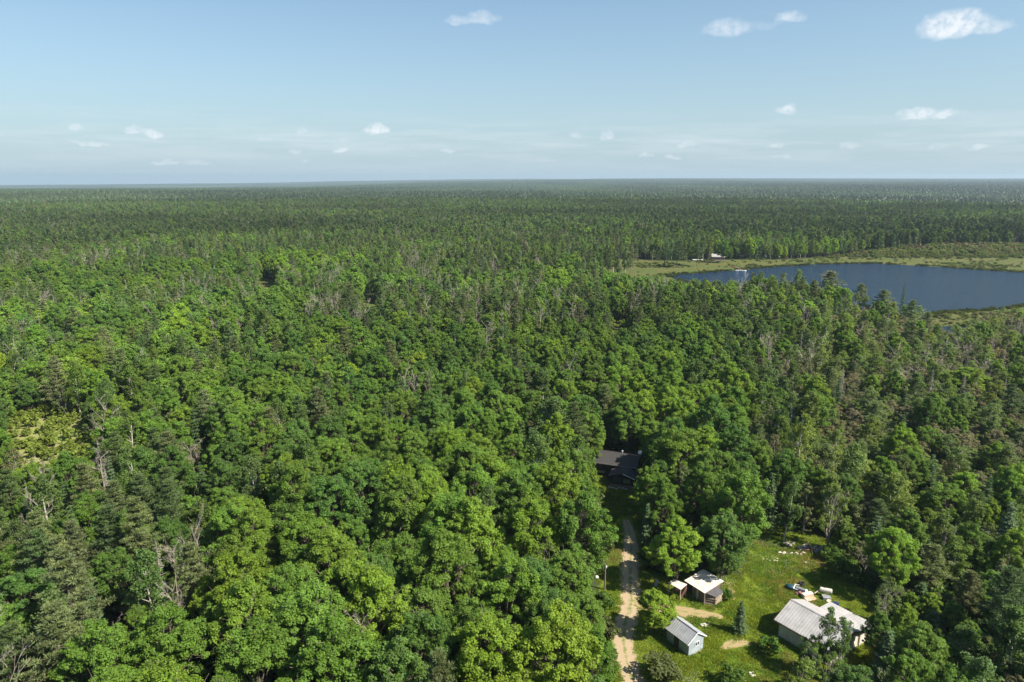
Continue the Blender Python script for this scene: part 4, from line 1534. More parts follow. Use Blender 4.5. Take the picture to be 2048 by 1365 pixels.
for sx in (-0.6, 0.6):
    for sy in (-0.22, 0.22):
        g = Geo()
        g.beam((sx, sy, 0), (sx, sy, 0.8), 0.05)
        g.obj('leg', M['trim_dark'], o)
g = Geo()
g.tube([(-0.2, 0, 1.36), (-0.2, 0, 1.5)], [0.05, 0.05], 8)
g.obj('filler_cap', M['trim_dark'], o)
c = Vector(P(1650, 1199))
g = Geo()
g.prism([(-0.55, -0.35, 0), (0.55, -0.35, 0), (0.6, 0.35, 0), (-0.5, 0.35, 0)], [(-0.6, -0.4, 0.45), (0.6, -0.42, 0.35), (0.6, 0.4, 0.45), (-0.55, 0.4, 0.5)])
t_ = g.obj('metal_trough', M['galv'])
t_.location = c + Vector((0.2, 0.1, 0))
tag(t_, 'grey metal trough beneath the cream fuel tank', 'trough')
g = Geo()
g.box(-0.45, 0.45, -0.3, 0.3, 0, 0.1)
for y in (-0.25, 0, 0.25):
    g.box(-0.5, 0.5, y - 0.05, y + 0.05, 0.103, 0.14)
t_ = g.obj('pallet', M['pale_wood'])
t_.location = P(1658, 1203)
t_.rotation_euler = (0.5, 0, 0.7)
tag(t_, 'broken wooden pallet tilted against the lean-to', 'pallet')
g = Geo()
g.tube([(-0.42, 0, 0.30), (-0.40, 0, 0.30), (0, 0, 0.30), (0.40, 0, 0.30), (0.42, 0, 0.30)], [0.26, 0.29, 0.31, 0.29, 0.26], 14)
t_ = g.obj('barrel', M['bluep'], None, False)
t_.location = P(1671, 1212)
t_.rotation_euler = (0, 0, -0.5)
tag(t_, 'blue plastic barrel lying in the weeds at the edge of the barn', 'barrel')

# ---- cottage, boats and dock across the lake
c = Vector(P(1424, 521.5))
o = empty('lake_cottage', c, RAD(-12), 'distant cottage with pale roof and reddish walls on the far lake shore', 'cottage')
g = Geo()
gable_body(g, 8.6, 6.0, 2.8, 4.4)
g.obj('wall', M['trim_brown'], o)
for s in (0, 1):
    ye = -0.6 if s == 0 else 6.6
    g = Geo()
    ribbed(g, (-0.5, 3.0, 4.7), (9.1, 3.0, 4.7), (9.1, ye, 2.7), (-0.5, ye, 2.7), 0.12, 20, 0.08, 0.05)
    g.obj('roof', M['roof_metal'], o)
for x in (1.6, 4.3, 6.9):
    window(o, (x, 0, 1.6), (0, -1), 1.4, 1.1, M['white'], M['glass'], 1)
g = Geo()
g.box(-0.5, 9.0, -3.2, -0.05, 0.25, 0.45)
g.obj('deck', M['plank'], o)


def boat(name, loc_, rz, L_, label, mat):
    root = empty(name, loc_, rz, label, 'boat')
    V, n = [], 9
    for i in range(n):
        t = i / (n - 1)
        wd = 0.85 * math.sin(PI * (0.12 + 0.5 * (1 - t) ** 0.8)) if t < 1 else 0.05
        x = (t - 0.5) * L_
        V += [(x, -wd, 0.75), (x, -wd * 0.7, 0.05), (x, wd * 0.7, 0.05), (x, wd, 0.75), (x, wd * 0.82, 0.7), (x, -wd * 0.82, 0.7)]
    Q = [(i * 6 + j, (i + 1) * 6 + j, (i + 1) * 6 + (j + 1) % 6, i * 6 + (j + 1) % 6) for i in range(n - 1) for j in range(6)]
    g = Geo()
    g.add(V, Q, [(0, 1, 2), (0, 2, 3), (0, 3, 4), (0, 4, 5)])
    g.obj('hull', mat, root)
    g = Geo()
    for t in (-0.25, 0.1):
        g.box(t * L_ - 0.15, t * L_ + 0.15, -0.55, 0.55, 0.72, 0.78)
    g.obj('seat', M['pale_wood'], root)


boat('rowing_boat', Vector(P(1478, 542.5)) + Vector((0, 0, -0.15)), 0.1, 4.6, 'white boat moored at the dock on the lake, farther left', M['white'])
boat('rowing_boat', Vector(P(1484, 542.8)) + Vector((0.6, 0, -0.15)), -0.1, 4.2, 'white boat moored at the dock on the lake, farther right', M['white'])
a_, b_ = Vector(P(1462, 534)), Vector(P(1484, 539.5))
g = Geo()
v = b_ - a_
g.beam((0, 0, 0.45), v + Vector((0, 0, 0.45)), 1.6, 0.12)
for i in range(8):
    p = v * (i / 7)
    g.tube([(p.x, p.y - 0.6, -0.3), (p.x, p.y - 0.6, 0.4)], [0.08, 0.08], 6)
t_ = g.obj('dock', M['red'])
t_.location = a_
tag(t_, 'reddish wooden dock reaching the lake from the marsh', 'dock')
c = Vector(P(1395, 522.3))
o = empty('trailer', c, 0.05, 'white flat trailer parked left of the lake cottage', 'trailer')
g = Geo()
g.box(-3.8, 3.8, -1.1, 1.1, 0.7, 1.0)
g.obj('deck', M['white'], o)
for s in (-1, 1):
    g = Geo()
    g.tube([(0.6, s * 1.0, 0.35), (0.6, s * 1.2, 0.35)], [0.35, 0.35], 12)
    g.obj('wheel', M['rubber'], o)

# ---- grass tufts and white flowers of the clearing
def tuft_protos():
    for v in range(3):
        n = 90
        c = np.stack([rng.uniform(-.55, .55, n), rng.uniform(-.55, .55, n), np.zeros(n)], 1)
        D = rng.normal(size=(n, 3)) * 0.45 + np.array([0, 0, 1.0])
        V, Q = needle_quads(c, D, rng.uniform(0.12, 0.38, n), 0.12)
        me = mesh_np('tuft', V, [Q], [M['leaf']], fattr=rng.uniform(0, 1, n))
        o = bpy.data.objects.new(f'p{len(order):03d}_tuft', me)
        proto_col.objects.link(o)
        PROTO.setdefault(('tuft', 0), []).append(len(order))
        order.append(o.name)
    n = 8
    c = np.stack([rng.uniform(-.5, .5, n), rng.uniform(-.5, .5, n), rng.uniform(0.2, 0.4, n)], 1)
    V, Q = leaf_quads(c, rng.normal(size=(n, 3)) * 0.3 + np.array([0, 0, 1.0]), np.full(n, 0.038))
    o = bpy.data.objects.new(f'p{len(order):03d}_flowers', mesh_np('flowers', V, [Q], [M['leaf']], fattr=np.ones(n)))
    proto_col.objects.link(o)
    PROTO[('flowers', 0)] = [len(order)]
    order.append(o.name)


tuft_protos()
ma = np.array(MEADOW)
n = 9000
x = rng.uniform(ma[:, 0].min(), ma[:, 0].max(), n)
y = rng.uniform(ma[:, 1].min(), ma[:, 1].max(), n)
ok = inside(MEADOW, x, y)
dr = np.array(DRIVE)
dmin = np.array([np.min(np.hypot(dr[:, 0] - a, dr[:, 1] - b)) for a, b in zip(x, y)])
px_, py_, _ = proj(x, y, 0.0)
tall = vnoise(x / 5, y / 5, 71)
ok &= dmin > 1.5
ok &= ~inside([(1300, 1205), (1450, 1222), (1450, 1240), (1340, 1232), (1295, 1222)], px_, py_)
ok &= ~inside([(1440, 1283), (1505, 1280), (1505, 1294), (1440, 1300)], px_, py_)
x, y, tall, dmin = x[ok], y[ok], tall[ok], dmin[ok]
cols = np.array([(0.18, 0.27, 0.026), (0.235, 0.295, 0.034), (0.14, 0.225, 0.026), (0.28, 0.25, 0.08)])
ci = np.clip((vnoise(x / 7, y / 7, 72) * 0.7 + rng.uniform(0, .3, len(x))) * 4, 0, 3).astype(int)
s = 0.35 + 0.65 * tall
scatter('meadow_grass', np.stack([x, y, 0 * x], 1), rng.choice(PROTO[('tuft', 0)], len(x)), np.stack([0 * x, 0 * x, rng.uniform(0, 6.28, len(x))], 1),
        np.stack([1 + 0 * x, 1 + 0 * x, s], 1), cols[ci] * rng.uniform(0.8, 1.2, (len(x), 1)), 'uneven green and straw-coloured grass of the clearing')
fl = (vnoise(x / 4, y / 4, 73) * 0.6 + vnoise(x / 1.5, y / 1.5, 74) * 0.4) > 0.72
px_, py_, _ = proj(x, y, 0.0)
fl |= (py_ < 1150) & (px_ > 1500) & (rng.uniform(size=len(x)) < 0.2)
x, y = x[fl], y[fl]
scatter('wildflowers', np.stack([x, y, 0 * x], 1), np.full(len(x), PROTO[('flowers', 0)][0]), np.stack([0 * x, 0 * x, rng.uniform(0, 6.28, len(x))], 1),
        np.stack([1 + 0 * x] * 3, 1), np.full((len(x), 3), 0.62), 'small white wildflowers scattered over the grass')

# ------------------------------------------------------------------ planting
TINTS = {
    'maple': [((0.162, 0.262, 0.032), 'bright green'), ((0.128, 0.222, 0.034), 'mid green'), ((0.094, 0.176, 0.035), 'deep green'), ((0.190, 0.285, 0.028), 'yellow-green')],
    'aspen': [((0.112, 0.172, 0.056), 'grey-green'), ((0.098, 0.162, 0.042), 'dull green'), ((0.125, 0.188, 0.036), 'pale green')],
    'spruce': [((0.055, 0.095, 0.032), 'dark green'), ((0.070, 0.118, 0.050), 'bluish green'), ((0.105, 0.120, 0.050), 'brownish green')],
    'pine': [((0.108, 0.142, 0.050), 'olive grey'), ((0.080, 0.125, 0.042), 'grey-green'), ((0.122, 0.148, 0.058), 'brownish olive')],
    'sapling': [((0.120, 0.165, 0.052), 'olive green'), ((0.150, 0.155, 0.078), 'brownish green'), ((0.120, 0.195, 0.038), 'fresh green')],
    'snag': [((0.3, 0.27, 0.22), 'pale grey')],
    'dead_spruce': [((0.2, 0.18, 0.15), 'grey')],
    'bush': [((0.085, 0.155, 0.022), 'green'), ((0.10, 0.125, 0.04), 'olive')],
}
NAMES = {'maple': ('broadleaf_tree', 'broadleaf tree', 'round-crowned broadleaf tree'), 'aspen': ('aspen_tree', 'aspen tree', 'slender airy aspen'),
         'spruce': ('spruce_tree', 'spruce tree', 'pointed spruce'), 'pine': ('pine_tree', 'pine tree', 'ragged pine'),
         'sapling': ('young_tree', 'young tree', 'thin young tree'), 'snag': ('dead_tree', 'dead tree', 'bare forked dead tree'),
         'dead_spruce': ('dead_conifer', 'dead conifer', 'dead conifer with drooping twigs'), 'bush': ('bush', 'bush', 'low bush')}
ZC = {'maple': 0.62, 'aspen': 0.64, 'spruce': 0.45, 'pine': 0.66, 'sapling': 0.6, 'snag': 0.6, 'dead_spruce': 0.5, 'bush': 0.5}


def pick_tint(k, u):
    L = TINTS[k]
    if k == 'maple':
        i = 0 if u < 0.34 else 1 if u < 0.64 else 2 if u < 0.86 else 3
    else:
        i = min(len(L) - 1, int(u * len(L)))
    return i


# hand placed trees: kind, crown centre px, py, half width px, height m, tint index, label or None
HERO = [
    ('maple', 1362, 925, 58, 15.5, 1, 'largest broadleaf crown right of the dark cabin, mid green and domed'),
    ('maple', 1310, 968, 33, 11.0, 2, 'deep green broadleaf tree touching the right end of the dark cabin'),
    ('maple', 1408, 990, 44, 14.0, 1, 'mid green broadleaf tree just right of the biggest crown beside the cabin'),
    ('maple', 1358, 1102, 55, 11.0, 0, 'bright green broadleaf tree overhanging the rusty-roofed log shed'),
    ('maple', 1446, 1086, 50, 11.5, 2, 'deep green broadleaf tree behind the log shed at the clearing edge'),
    ('maple', 1305, 1216, 40, 6.3, 3, 'small yellow-green tree between the gravel drive and the small grey shed'),
    ('spruce', 1481, 1238, 21, 4.9, 1, 'small lone spruce on the grass between grey shed and barn'),
    ('bush', 1322, 1338, 44, 3.2, 1, 'grey-green bush in front of the small grey shed'),
    ('aspen', 1655, 1262, 20, 10.0, 1, 'slender aspen standing before the barn roof, taller of two'),
    ('aspen', 1690, 1285, 20, 9.0, 1, 'thin pale-stemmed aspen before the right end of the barn'),
    ('sapling', 1625, 1305, 28, 6.0, 2, 'leafy young tree against the front wall of the barn'),
    ('sapling', 1660, 1345, 30, 6.0, 2, 'leafy young tree below the barn at the bottom edge'),
    ('sapling', 1600, 1350, 34, 5.5, 2, 'fresh green young tree at the bottom edge left of the barn gable'),
    ('bush', 1540, 1290, 26, 2.6, 0, 'bright bush beside the front left corner of the barn'),
    ('bush', 1462, 1352, 34, 3.0, 0, 'bright bush at the bottom edge of the clearing'),
    ('bush', 1685, 1130, 34, 3.4, 0, 'rounded bush at the right edge of the clearing above the barn'),
    ('bush', 1662, 1105, 24, 2.6, 0, 'bright bush beside the stone pile at the top of the clearing'),
    ('bush', 1215, 1095, 15, 2.2, 1, 'small bush with brown tips beside the drive'),
    ('bush', 1218, 1205, 16, 1.8, 0, 'small bush beside the utility pole'),
    ('bush', 1222, 1330, 18, 1.6, 0, 'low bush left of the drive at the bottom edge'),
    ('bush', 1455, 1190, 13, 2.0, 0, 'bush against the right end of the log shed'),
    ('sapling', 1665, 1020, 34, 12.0, 2, 'young tree with a pale bare lower stem behind the clearing'),
    ('sapling', 1612, 1010, 28, 9.0, 0, None), ('aspen', 1575, 1000, 24, 12, 1, None), ('spruce', 1540, 1010, 24, 11, 1, None),
    ('maple', 1505, 940, 34, 12.0, 1, None), ('maple', 1420, 852, 40, 15.0, 2, 'very dark broadleaf tree above the big crowns right of the cabin'),
    ('aspen', 1108, 850, 42, 16.0, 0, 'tall grey-green aspen clump left of the cabin roof'),
    ('aspen', 1155, 915, 30, 14.0, 1, 'tall aspen leaning over the left end of the cabin'),
    ('aspen', 1080, 920, 34, 15.0, 0, None), ('maple', 1165, 1010, 36, 10.0, 1, None),
    ('maple', 1178, 960, 22, 8.0, 0, None), ('spruce', 398, 735, 26, 12, 1, 'bluish spruce poking above the broadleaf crowns, upper left'),
    ('pine', 140, 1190, 68, 17, 2, 'tall brownish pine in the lower left corner'),
    ('pine', 110, 1290, 70, 15, 0, 'wide olive-grey pine at the lower left edge'),
    ('pine', 285, 1065, 48, 16, 0, 'grey-green pine with bare reddish stem, lower left'),
    ('dead_spruce', 322, 1165, 26, 13, 0, 'grey dead conifer with dense drooping twigs, lower left'),
    ('snag', 412, 1130, 24, 13, 0, 'pale forked dead tree right of the grey dead conifer'),
    ('snag', 350, 1235, 26, 12, 0, 'pale dead birch with bent limbs, lower left'),
    ('snag', 232, 1300, 26, 8, 0, 'short crooked white snag near the bottom left'),
    ('snag', 722, 1318, 28, 12, 0, 'bare white-branched tree at the bottom edge, third of the way across'),
    ('snag', 970, 690, 22, 15, 0, 'tall bare white tree standing out above the mid woods'),
    ('snag', 818, 790, 20, 13, 0, 'pale leafless stem pair in the middle of the woods'),
    ('snag', 856, 790, 12, 13, 0, 'thin leaning white stem in the middle of the woods'),
    ('snag', 1632, 735, 22, 11, 0, 'white forked snag among the woods right of centre'),
    ('dead_spruce', 1886, 1110, 13, 9, 0, 'left one of two bare dead spruces by the dark gap'),
    ('dead_spruce', 1903, 1105, 13, 10, 0, 'right one of two bare dead spruces by the dark gap'),
    ('maple', 1845, 1310, 50, 9, 1, 'mid green broadleaf tree right of the barn near the bottom edge'),
    ('maple', 1760, 1265, 28, 7, 2, None), ('sapling', 1772, 1195, 30, 7.5, 0, 'young tree with a leaning white stem behind the barn'),
    ('spruce', 2010, 1090, 40, 13, 1, 'tall dark spruce by the right edge'), ('pine', 2015, 1195, 52, 12, 1, 'dark soft-needled pine by the right edge'),
    ('spruce', 1752, 1120, 20, 9, 1, 'narrow bluish spruce at the right edge of the clearing'),
    ('spruce', 1972, 1010, 22, 10, 0, None), ('maple', 1975, 1040, 24, 9, 3, 'yellow-green tree among dark spruces near the right edge'),
    ('maple', 1890, 1010, 44, 9, 1, None), ('maple', 1930, 760, 40, 8, 0, None),
    ('maple', 195, 590, 34, 15, 2, 'very dark rounded tree above the pale dead stems, upper left'),
    ('spruce', 90, 640, 34, 15, 2, 'broad brownish spruce near the left edge'),
    ('dead_spruce', 210, 625, 20, 15, 0, 'dead grey spruce right of the broad brownish spruce'),
    ('pine', 1396, 500, 13, 17, 1, 'tall pine standing against the left wall of the lake cottage'), ('maple', 1448, 500, 13, 15, 2, 'dark round tree on the right side of the lake cottage'),
    ('pine', 1355, 500, 17, 18, 1, None), ('pine', 1330, 502, 14, 16, 1, None), ('maple', 1432, 478, 14, 17, 0, 'bright green tree behind the lake cottage'),
    ('pine', 1660, 560, 30, 13, 2, 'brownish pine in front of the lake'), ('pine', 1770, 600, 26, 13, 0, 'pine at the lake edge, left of the spires'),
    ('spruce', 1806, 600, 9, 14, 0, 'narrow dark spire beside the lake'), ('pine', 1820, 620, 20, 12, 0, None), ('pine', 1722, 585, 20, 12, 0, None),
]
trees = []      # dicts: kind,x,y,H,r,tint idx,label,hero


def radius_at(kind, px, py, rpx, H):
    p = P(px, py, H * ZC[kind])
    d = proj(*p)[2]
    return p, rpx * d / F


for (kd, px, py, rp, H, ti, lb) in HERO:
    p, r = radius_at(kd, px, py, rp, H)
    trees.append(dict(k=kd, x=p[0], y=p[1], H=H, r=r, t=ti, label=lb, hero=True))

# image areas where the species mix changes (px, py of the base)
def mix_for(px, py, d, n1, n2):
    """weights: maple aspen spruce pine sapling snag dead_spruce"""
    if d > 430:
        w = np.array([20 + 60 * (n1 > 0.58), 26, 24 + 40 * (n1 < 0.42), 22 + 30 * (n2 < 0.4), 12, 2.0, 1.5])
    elif px > 1655 - 0.12 * (py - 640) and 600 < py < 1030 and d < 300:
        w = np.array([5, 14, 2.5, 2, 66, 6, 3.0])
    elif px > 1480 and py < 1010 and d < 240:
        w = np.array([12, 22, 4, 3, 52, 6, 6.0]) if n2 < 0.75 or py > 700 and px > 1640 else np.array([40, 24, 8, 6, 30, 1, 1.0])
    elif px > 1640:
        w = np.array([30, 22, 16, 8, 24, 1, 1.0])
    elif py < 700 and px < 1150:
        w = np.array([22, 22, 15, 12, 22, 13, 9.0]) if n1 < 0.56 else np.array([82, 6, 3, 3, 4, 1, 1.0])
        if py > 655 and px < 620:
            w = np.array([85, 5, 3, 2, 4, 1.5, 1.5])
    elif py < 700:
        w = np.array([30, 20, 13, 18, 16, 4, 2.0])
    elif px < 420 and py > 1050:
        w = np.array([46, 14, 3, 24, 6, 4, 2.0])
    else:
        w = np.array([90, 3, 1.5, 1.5, 3, 0.7, 0.3]) if n1 > 0.43 else (np.array([30, 34, 8, 10, 14, 3, 1.6]) if n2 > 0.5 else np.array([52, 10, 8, 14, 12, 3, 1.6]))
    return w / w.sum()


SPEC = ['maple', 'aspen', 'spruce', 'pine', 'sapling', 'snag', 'dead_spruce']
SIZE = {'maple': ((10.0, 15.5), (2.8, 4.9)), 'aspen': ((11, 17.5), (1.7, 2.7)), 'spruce': ((8, 15), (1.5, 2.5)), 'pine': ((12, 18), (2.3, 3.7)),
        'sapling': ((6.5, 11), (1.7, 2.8)), 'snag': ((10, 15.5), (1.8, 3.0)), 'dead_spruce': ((9, 14.5), (1.1, 1.9))}
IC = [(a, b) for a, b in IMG_CLEAR]
CA = np.linspace(0, 2 * PI, 10, endpoint=False)


def clear_ok(k, x, y, H, r, d):
    """does the crown leave the clearing, the lake and its shore in view?"""
    if k in ('snag', 'dead_spruce') and d < 175 and x > 10:
        return False
    if d < 175 and x > 0:
        zc, hz = H * ZC[k], H * (1 - ZC[k]) * 0.9
        pts = [(x + r * 0.85 * math.cos(a), y, zc + hz * math.sin(a)) for a in CA] + [(x, y, H), (x, y, zc), (x, y, 1.5)]
        pr = [proj(*q) for q in pts]
        if inside(IC, [q[0] for q in pr], [q[1] for q in pr]).any():
            return False
    if d > 110:
        for (ox, oy, ra, rb), zf in [(q, f) for q in OPENINGS[:4] for f in (0.15, 0.4, 0.65, 0.9)]:
            a_, b_, _ = proj(x, y, H * zf)
            ex = r * F / d * 0.8
            if ra and ((a_ - ox) / (ra + ex)) ** 2 + ((b_ - oy) / (rb + ex * 0.35)) ** 2 < 1:
                return False
    if 170 < d < 470 and x > 30:
        pr = [proj(x, y, H), proj(x - r * .7, y, H * 0.75), proj(x + r * .7, y, H * .75), proj(x, y, H * .5)]
        if inside(IMG_LAKE, [q[0] for q in pr], [q[1] for q in pr]).any():
            return False
    return True


def blocked(xs, ys):
    b = inside(LAKE, xs, ys) | inside(MARSH, xs, ys) | inside(BOG, xs, ys) | inside(MEADOW, xs, ys)
    px, py, d = proj(xs, ys, 0.0)
    for (a, c, ra, rb) in OPENINGS:
        if ra:
            b |= ((px - a) / (ra * 1.25)) ** 2 + ((py - c - rb * 0.7) / (rb * 1.7)) ** 2 < 1
    return b & (ys > 5)


NEAR = 600.0
cand = []
n = 60000
az = rng.uniform(-0.86, 0.86, n)
rr = np.sqrt(rng.uniform(26 ** 2, NEAR ** 2, n))
cx, cyy = rr * np.sin(az), rr * np.cos(az)
blk = blocked(cx, cyy)
n1a = vnoise(cx / 55, cyy / 55, 11) * 0.65 + vnoise(cx / 20, cyy / 20, 12) * 0.35
n2a = vnoise(cx / 80, cyy / 80, 21)
n3a = vnoise(cx / 30, cyy / 30, 31)
cpx, cpy, cd = proj(cx, cyy, 0.0)
grid = {}
CELL = 10.0


def near_clash(x, y, r, k):
    gx, gy = int(x // CELL), int(y // CELL)
    for i in (-1, 0, 1):
        for j in (-1, 0, 1):
            for (a, b, c, kk, fac) in grid.get((gx + i, gy + j), ()):
                lim = (r + c) * (0.58 if fac else 0.59)
                if (a - x) ** 2 + (b - y) ** 2 < lim * lim:
                    return True
    return False


def put(x, y, r, k, hero=False):
    grid.setdefault((int(x // CELL), int(y // CELL)), []).append((x, y, r, k, hero))


for t in trees:
    put(t['x'], t['y'], t['r'], t['k'], True)
pyr = random.Random(3)
for i in range(n):
    if blk[i]:
        continue
    x, y = float(cx[i]), float(cyy[i])
    w_ = mix_for(cpx[i], cpy[i], cd[i], n1a[i], n2a[i])
    k = SPEC[int(np.searchsorted(np.cumsum(w_), pyr.random() * 0.9999))]
    (h0, h1), (r0, r1) = SIZE[k]
    u = pyr.random()
    s = 1.0
    if cpx[i] > 1700 and cpy[i] > 640:
        s = 0.80
    if k in ('sapling', 'snag', 'aspen') and cpx[i] > 1655 - 0.12 * (cpy[i] - 640) and 600 < cpy[i] < 1030 and cd[i] < 300:
        s = 0.66
    if cpx[i] > 1640 and cpy[i] > 1040:
        s *= 0.78
    if (x - 54) ** 2 + (y - 79) ** 2 < 81:
        s *= 0.5
    s *= 0.82 + 0.36 * float(n2a[i])
    if k in ('spruce', 'pine') and cpx[i] > 1480 and cd[i] < 300:
        s *= 0.85
    H = (h0 + (h1 - h0) * u) * s
    r = (r0 + (r1 - r0) * (0.6 * u + 0.4 * pyr.random())) * (s if k == 'maple' else 1)
    if near_clash(x, y, r, k):
        if k in ('maple',) and pyr.random() < 0.5:      # try something smaller that fits a gap
            H, r = H * 0.7, r * 0.55
            if near_clash(x, y, r, k):
                continue
        else:
            continue
    if not clear_ok(k, x, y, H, r, cd[i]):
        if k in ('maple', 'aspen') and pyr.random() < 0.5:
            H, r = H * 0.55, r * 0.55
            if not clear_ok(k, x, y, H, r, cd[i]):
                continue
        else:
            continue
    ti = pick_tint(k, min(0.999, max(0, 0.5 * n3a[i] + 0.5 * pyr.random() + 0.02)) if k == 'maple' else pyr.random())
    put(x, y, r, k)
    trees.append(dict(k=k, x=x, y=y, H=H, r=r, t=ti, label=None, hero=False))

# what each near tree shows of itself: discs painted far to near
for t in trees:
    zc = t['H'] * ZC[t['k']]
    a, b, d = proj(t['x'], t['y'], zc)
    t['px'], t['py'], t['d'] = a, b, d
trees.sort(key=lambda t: -t['d'])
ID = np.full((342, 512), -1, np.int32)
for i, t in enumerate(trees):
    if t['d'] > 420 or t['k'] in ('x',):
        continue
    sx = t['r'] * F / t['d'] / 4
    sy = max(t['H'] * (1 - ZC[t['k']]) * 0.95 * F / t['d'] / 4 * 0.9, sx * 0.5)
    cx_, cy_ = t['px'] / 4, t['py'] / 4
    x0, x1 = int(max(0, cx_ - sx)), int(min(511, cx_ + sx))
    y0, y1 = int(max(0, cy_ - sy)), int(min(341, cy_ + sy))
    if x1 < x0 or y1 < y0:
        continue
    yy, xx = np.mgrid[y0:y1 + 1, x0:x1 + 1]
    mm = ((xx - cx_) / sx) ** 2 + ((yy - cy_) / sy) ** 2 < 1
    if t['k'] in ('snag', 'dead_spruce'):
        mm &= abs(xx - cx_) < sx * 0.5
    ID[y0:y1 + 1, x0:x1 + 1][mm] = i
cnt = np.bincount(ID[ID >= 0].ravel(), minlength=len(trees))
single = set(i for i, t in enumerate(trees) if t['hero'])
for kk in set(t['k'] for t in trees):
    L = [i for i, t in enumerate(trees) if t['k'] == kk and not t['hero'] and cnt[i] > 5]
    L.sort(key=lambda i: -cnt[i])
    nh = sum(1 for t in trees if t['k'] == kk and t['hero'])
    single.update(L[:296 - nh])

used_labels = set()
GROUPS = {'maple': 'broadleaf trees of the woods', 'aspen': 'aspens in the woods', 'spruce': 'spruces in the woods', 'pine': 'pines in the woods',
          'sapling': 'young trees in the woods', 'snag': 'dead broadleaf trees in the woods', 'dead_spruce': 'dead conifers in the woods', 'bush': 'bushes round the clearing'}
var_i = {}
st = dict(p=[], i=[], r=[], s=[], t=[])
for i, t in enumerate(trees):
    k = t['k']
    H0, R0 = KINFO[k]
    tint = np.array(TINTS[k][t['t']][0]) * pyr.uniform(0.93, 1.25) * np.array([pyr.uniform(0.93, 1.07), 1, pyr.uniform(0.9, 1.15)])
    if t['d'] > 120:      # stands differ in age and species, so in tone
        tint = tint * (1 + min(1.0, (t['d'] - 120) / 120) * 0.75 * (float(vnoise(t['x'] / 65, t['y'] / 65, 91)) - 0.42))
    if k in ('sapling', 'aspen') and t['px'] > 1600 and 620 < t['py'] < 1040:
        tint = tint * np.array([1.3, 1.18, 1.35])
    rz = pyr.uniform(0, 2 * PI)
    z = float(terrain(t['x'], t['y']))
    sr, sz = t['r'] / R0, t['H'] / H0
    if i not in single:
        lod = 1 if (t['d'] > 170 and k != 'bush') else 0
        st['p'].append((t['x'], t['y'], z))
        st['i'].append(pyr.choice(PROTO[(k, lod)]))
        st['r'].append((pyr.uniform(-.04, .04), pyr.uniform(-.04, .04), rz))
        st['s'].append((sr, sr, sz))
        st['t'].append(tint)
        continue
    nm, cat, phrase = NAMES[k]
    lb = t['label']
    if lb is None:
        if k == 'maple' or k == 'sapling':
            size = 'large' if t['r'] > 4.2 else 'small' if t['r'] < 2.4 else ''
        else:
            size = 'tall' if t['H'] > 0.8 * SIZE[k][0][1] + 0.2 * SIZE[k][0][0] else ''
        base = ' '.join(q for q in (size, TINTS[k][t['t']][1], phrase) if q)
        while len(base.split()) > 5:
            base = ' '.join(base.split()[1:])
        a, b = t['px'] / 20.48, t['py'] / 13.65
        lb = f'{base}, {a:.0f} percent across and {b:.0f} percent down the photo'
        if lb in used_labels:
            lb = f'{base}, {a:.1f} percent across and {b:.1f} percent down the photo'
    used_labels.add(lb)
    root = empty(nm, (t['x'], t['y'], z), rz, lb, cat, GROUPS[k])
    root.scale = (sr, sr, sz)
    v = var_i.get(k, 0)
    var_i[k] = v + 1
    pa = PARTS[k][v % len(PARTS[k])]
    for mesh_, pn in zip(pa, ('trunk', 'branches' if k in ('snag', 'dead_spruce') else 'crown') if k != 'bush' else ('stem', 'foliage')):
        o = bpy.data.objects.new(pn, mesh_)
        C.objects.link(o)
        o.parent = root
        o['tint'] = [float(q) for q in tint] + [1.0]
print('individual trees', len(single), 'rest', len(st['p']), {k: sum(1 for i in single if trees[i]['k'] == k) for k in KINDS})

# mid distance 600 - 1500 m: jittered rows of light trees
step = 5.0
xs, ys = np.meshgrid(np.arange(-1500, 1500, step), np.arange(300, 1500, step))
xs = xs.ravel() + rng.uniform(-2.6, 2.6, xs.size)
ys = ys.ravel() + rng.uniform(-2.6, 2.6, ys.size)
rr = np.hypot(xs, ys)
kp = (rr > NEAR) & (rr < 1500) & (np.abs(np.arctan2(xs, ys)) < 0.84) & ~blocked(xs, ys)
xs, ys = xs[kp], ys[kp]
pxs, pys, ds = proj(xs, ys, 15.0)
hide = inside([(1683, 415), (1775, 415), (1775, 424), (1690, 424)], pxs, pys) & (ys < 1400)
xs, ys = xs[~hide], ys[~hide]
n1a = vnoise(xs / 90, ys / 60, 41) * 0.6 + vnoise(xs / 35, ys / 30, 42) * 0.4
n2a = vnoise(xs / 220, ys / 130, 43)
zs = terrain(xs, ys)
for i in range(len(xs)):
    w_ = mix_for(0, 0, 900, n1a[i], n2a[i])
    k = SPEC[int(np.searchsorted(np.cumsum(w_), pyr.random() * 0.9999))]
    H0, R0 = KINFO[k]
    (h0, h1), (r0, r1) = SIZE[k]
    u = pyr.random()
    tint = np.array(TINTS[k][pick_tint(k, pyr.random() * (0.88 if k == 'maple' else 1))][0]) * pyr.uniform(0.9, 1.06) * (0.62 + 0.95 * n2a[i])
    if k in ('maple', 'aspen', 'sapling'):
        tint = tint * 0.75 + np.array([0.095, 0.130, 0.040]) * 0.25
    tint = tint * np.array([0.95, 1.0, 1.0])
    r = (r0 + (r1 - r0) * u) * (0.86 if k == 'maple' else 1.0)
    st['p'].append((xs[i], ys[i], zs[i]))
    st['i'].append(pyr.choice(PROTO[(k, 2)]))
    st['r'].append((0, 0, pyr.uniform(0, 6.28)))
    st['s'].append((r / R0, r / R0, (h0 + (h1 - h0) * u) / H0))
    st['t'].append(tint)
scatter('forest', st['p'], st['i'], st['r'], st['s'], st['t'], 'mixed broadleaf and conifer forest filling the land behind and between the nearer trees')

